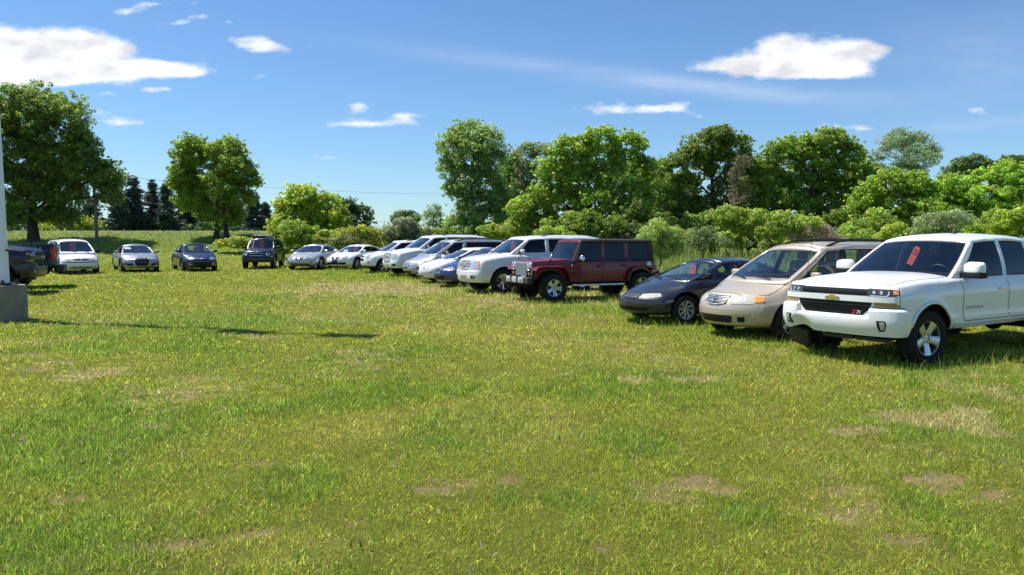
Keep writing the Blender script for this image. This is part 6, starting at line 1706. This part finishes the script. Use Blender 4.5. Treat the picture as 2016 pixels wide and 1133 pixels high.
def math_(op, a, b=None, c=None, clamp=False):
    n = N.new('ShaderNodeMath'); n.operation = op; n.use_clamp = clamp
    for i, v in enumerate((a, b, c)):
        if v is None: continue
        if isinstance(v, (int, float)): n.inputs[i].default_value = v
        else: K(v, n.inputs[i])
    return n.outputs[0]
def vmath(op, a, b=None):
    n = N.new('ShaderNodeVectorMath'); n.operation = op
    for i, v in enumerate((a, b)):
        if v is None: continue
        if isinstance(v, tuple): n.inputs[i].default_value = v
        else: K(v, n.inputs[i])
    return n.outputs['Value'] if op == 'DOT_PRODUCT' else n.outputs[0]
geo = N.new('ShaderNodeTexCoord'); sp = N.new('ShaderNodeSeparateXYZ'); K(geo.outputs['Generated'], sp.inputs[0])
yy = math_('MAXIMUM', sp.outputs['Y'], .05)
u = math_('DIVIDE', sp.outputs['X'], yy); v = math_('DIVIDE', sp.outputs['Z'], yy)
cb = N.new('ShaderNodeCombineXYZ'); K(u, cb.inputs[0]); K(v, cb.inputs[1]); uv = cb.outputs[0]
def noise(vec, sx, sy, scale, detail, off=(0, 0, 0), rough=.6):
    m = vmath('MULTIPLY', vmath('ADD', vec, off), (sx, sy, 1))
    n = N.new('ShaderNodeTexNoise'); n.inputs['Scale'].default_value = scale; n.inputs['Detail'].default_value = detail; n.inputs['Roughness'].default_value = rough
    K(m, n.inputs['Vector']); return n.outputs['Fac']
def puff(px, py, rx, ry, amp=1., rot=0):
    p = at(px, py, 1.); c = (p.x, p.z - CAMH, 0)
    q = vmath('SUBTRACT', uv, c)
    if rot:
        n = N.new('ShaderNodeVectorRotate'); n.rotation_type = 'Z_AXIS'; n.inputs['Angle'].default_value = rot; K(q, n.inputs['Vector']); q = n.outputs[0]
    q = vmath('MULTIPLY', q, (1520 / rx, 1520 / ry, 0))
    e = math_('EXPONENT', math_('MULTIPLY', vmath('DOT_PRODUCT', q, q), -1.))
    return math_('MULTIPLY', e, amp)
def total(L):
    t = L[0]
    for q in L[1:]: t = math_('ADD', t, q)
    return t
BIG = [(60, 85, 120, 32), (170, 85, 70, 22), (20, 120, 140, 40), (120, 138, 150, 24), (250, 138, 130, 16), (360, 143, 70, 11), (300, 128, 50, 10), (235, 97, 40, 12), (-60, 105, 120, 60), (90, 155, 110, 16),
       (1545, 118, 130, 30), (1545, 85, 48, 24), (1660, 96, 62, 26), (1430, 130, 92, 15), (1560, 142, 100, 14), (1650, 138, 70, 16), (1715, 98, 50, 14)]
MID = [(500, 82, 46, 16), (535, 97, 60, 10), (270, 18, 50, 10, 1, -.2), (375, 38, 55, 9, .8, -.25), (240, 242, 50, 10), (185, 222, 40, 9, .7), (720, 244, 105, 9, 1.05, -.02), (705, 210, 28, 9, .85), (705, 222, 26, 12, .6), (798, 228, 34, 9, .95),
       (1200, 215, 55, 13, 1), (1290, 217, 44, 10, .85), (1335, 207, 36, 12, .8), (1375, 228, 28, 6, .6), (1665, 252, 65, 11, .85), (1918, 219, 26, 9, .75), (293, 176, 26, 7, .9), (328, 176, 16, 5, .8), (372, 170, 32, 8, .6), (520, 152, 28, 9, .7), (632, 310, 36, 6, .7), (380, 6, 16, 5, .6), (205, 186, 34, 5, .55), (450, 46, 14, 7, .6)]
f1 = total([puff(*q) for q in BIG]); f2 = total([puff(*q) for q in MID])
n1 = noise(uv, 1, 1.7, 17, 9, rough=.62); n1b = noise(uv, 1, 1.9, 15, 3, (.010, -.014, 0), .5); n1c = noise(uv, 1, 1.9, 15, 3, (0, 0, 0), .5); n2 = noise(uv, 1, 2.4, 34, 6, (3, 1, 0))
a1 = math_('SMOOTHSTEP' if False else 'MULTIPLY_ADD', math_('SUBTRACT', n1, .5), 2.1, f1)
def smooth(x, lo, hi):
    m = N.new('ShaderNodeMapRange'); m.interpolation_type = 'SMOOTHSTEP'; m.inputs[1].default_value = lo; m.inputs[2].default_value = hi; K(x, m.inputs[0]); return m.outputs[0]
al1 = smooth(a1, .34, 1.22); 
a2 = math_('MULTIPLY_ADD', math_('SUBTRACT', n2, .5), 2.2, f2); al2 = math_('MULTIPLY', smooth(a2, .35, 1.35), .9)
# thin high streak
st = puff(1230, 152, 440, 17, 1, .125); st2 = puff(1480, 178, 260, 16, .8, .06); st3 = puff(1980, 240, 220, 10, .5, -.09); st4 = puff(1950, 120, 200, 90, .55)
n3 = noise(uv, 1, 5, 9, 5, (7, 2, 0))
al3 = math_('MULTIPLY', math_('MULTIPLY', total([st, st2, st3, st4]), math_('MULTIPLY_ADD', n3, .9, -.10)), .40, clamp=True)
al = math_('MAXIMUM', math_('MAXIMUM', al1, al2), al3)
al = math_('MULTIPLY', al, smooth(sp.outputs['Y'], .08, .2))
# relief from the lit side, greyer where the cloud is thick underneath
rel = math_('SUBTRACT', n1c, n1b)
sh = math_('ADD', math_('MULTIPLY_ADD', rel, 1.1, 1.0), math_('MULTIPLY', math_('SUBTRACT', math_('MINIMUM', f1, 1.4), .7), -.10), clamp=False)
sh = math_('MAXIMUM', math_('MINIMUM', sh, 1.03), .74)
cc = N.new('ShaderNodeCombineColor'); k_ = 1 / SKY_S
for i, m in enumerate((.92, .935, .985)): K(math_('MULTIPLY', sh, m * k_ * CLOUD_B), cc.inputs[i])
hs = N.new('ShaderNodeHueSaturation'); hs.inputs['Saturation'].default_value = SKY_SAT; hs.inputs['Value'].default_value = SKY_V; hs.inputs['Hue'].default_value = SKY_HUE
ti = N.new('ShaderNodeMix'); ti.data_type = 'RGBA'; ti.blend_type = 'MULTIPLY'; ti.inputs[0].default_value = 1; ti.inputs[7].default_value = SKY_TINT
K(sk.outputs[0], ti.inputs[6]); K(ti.outputs[2], hs.inputs['Color'])
mx = N.new('ShaderNodeMix'); mx.data_type = 'RGBA'; K(al, mx.inputs[0]); K(hs.outputs[0], mx.inputs[6]); K(cc.outputs[0], mx.inputs[7])
K(mx.outputs[2], bgn.inputs[0])
SC.view_settings.view_transform = 'Standard'; SC.view_settings.look = 'None'; SC.view_settings.gamma = 1; SC.view_settings.exposure = EXPO
SC.cycles.use_denoising = True; SC.cycles.max_bounces = 9; SC.cycles.diffuse_bounces = 6; SC.cycles.sample_clamp_indirect = 6; SC.cycles.transparent_max_bounces = 16; SC.cycles.caustics_reflective = False; SC.cycles.caustics_refractive = False
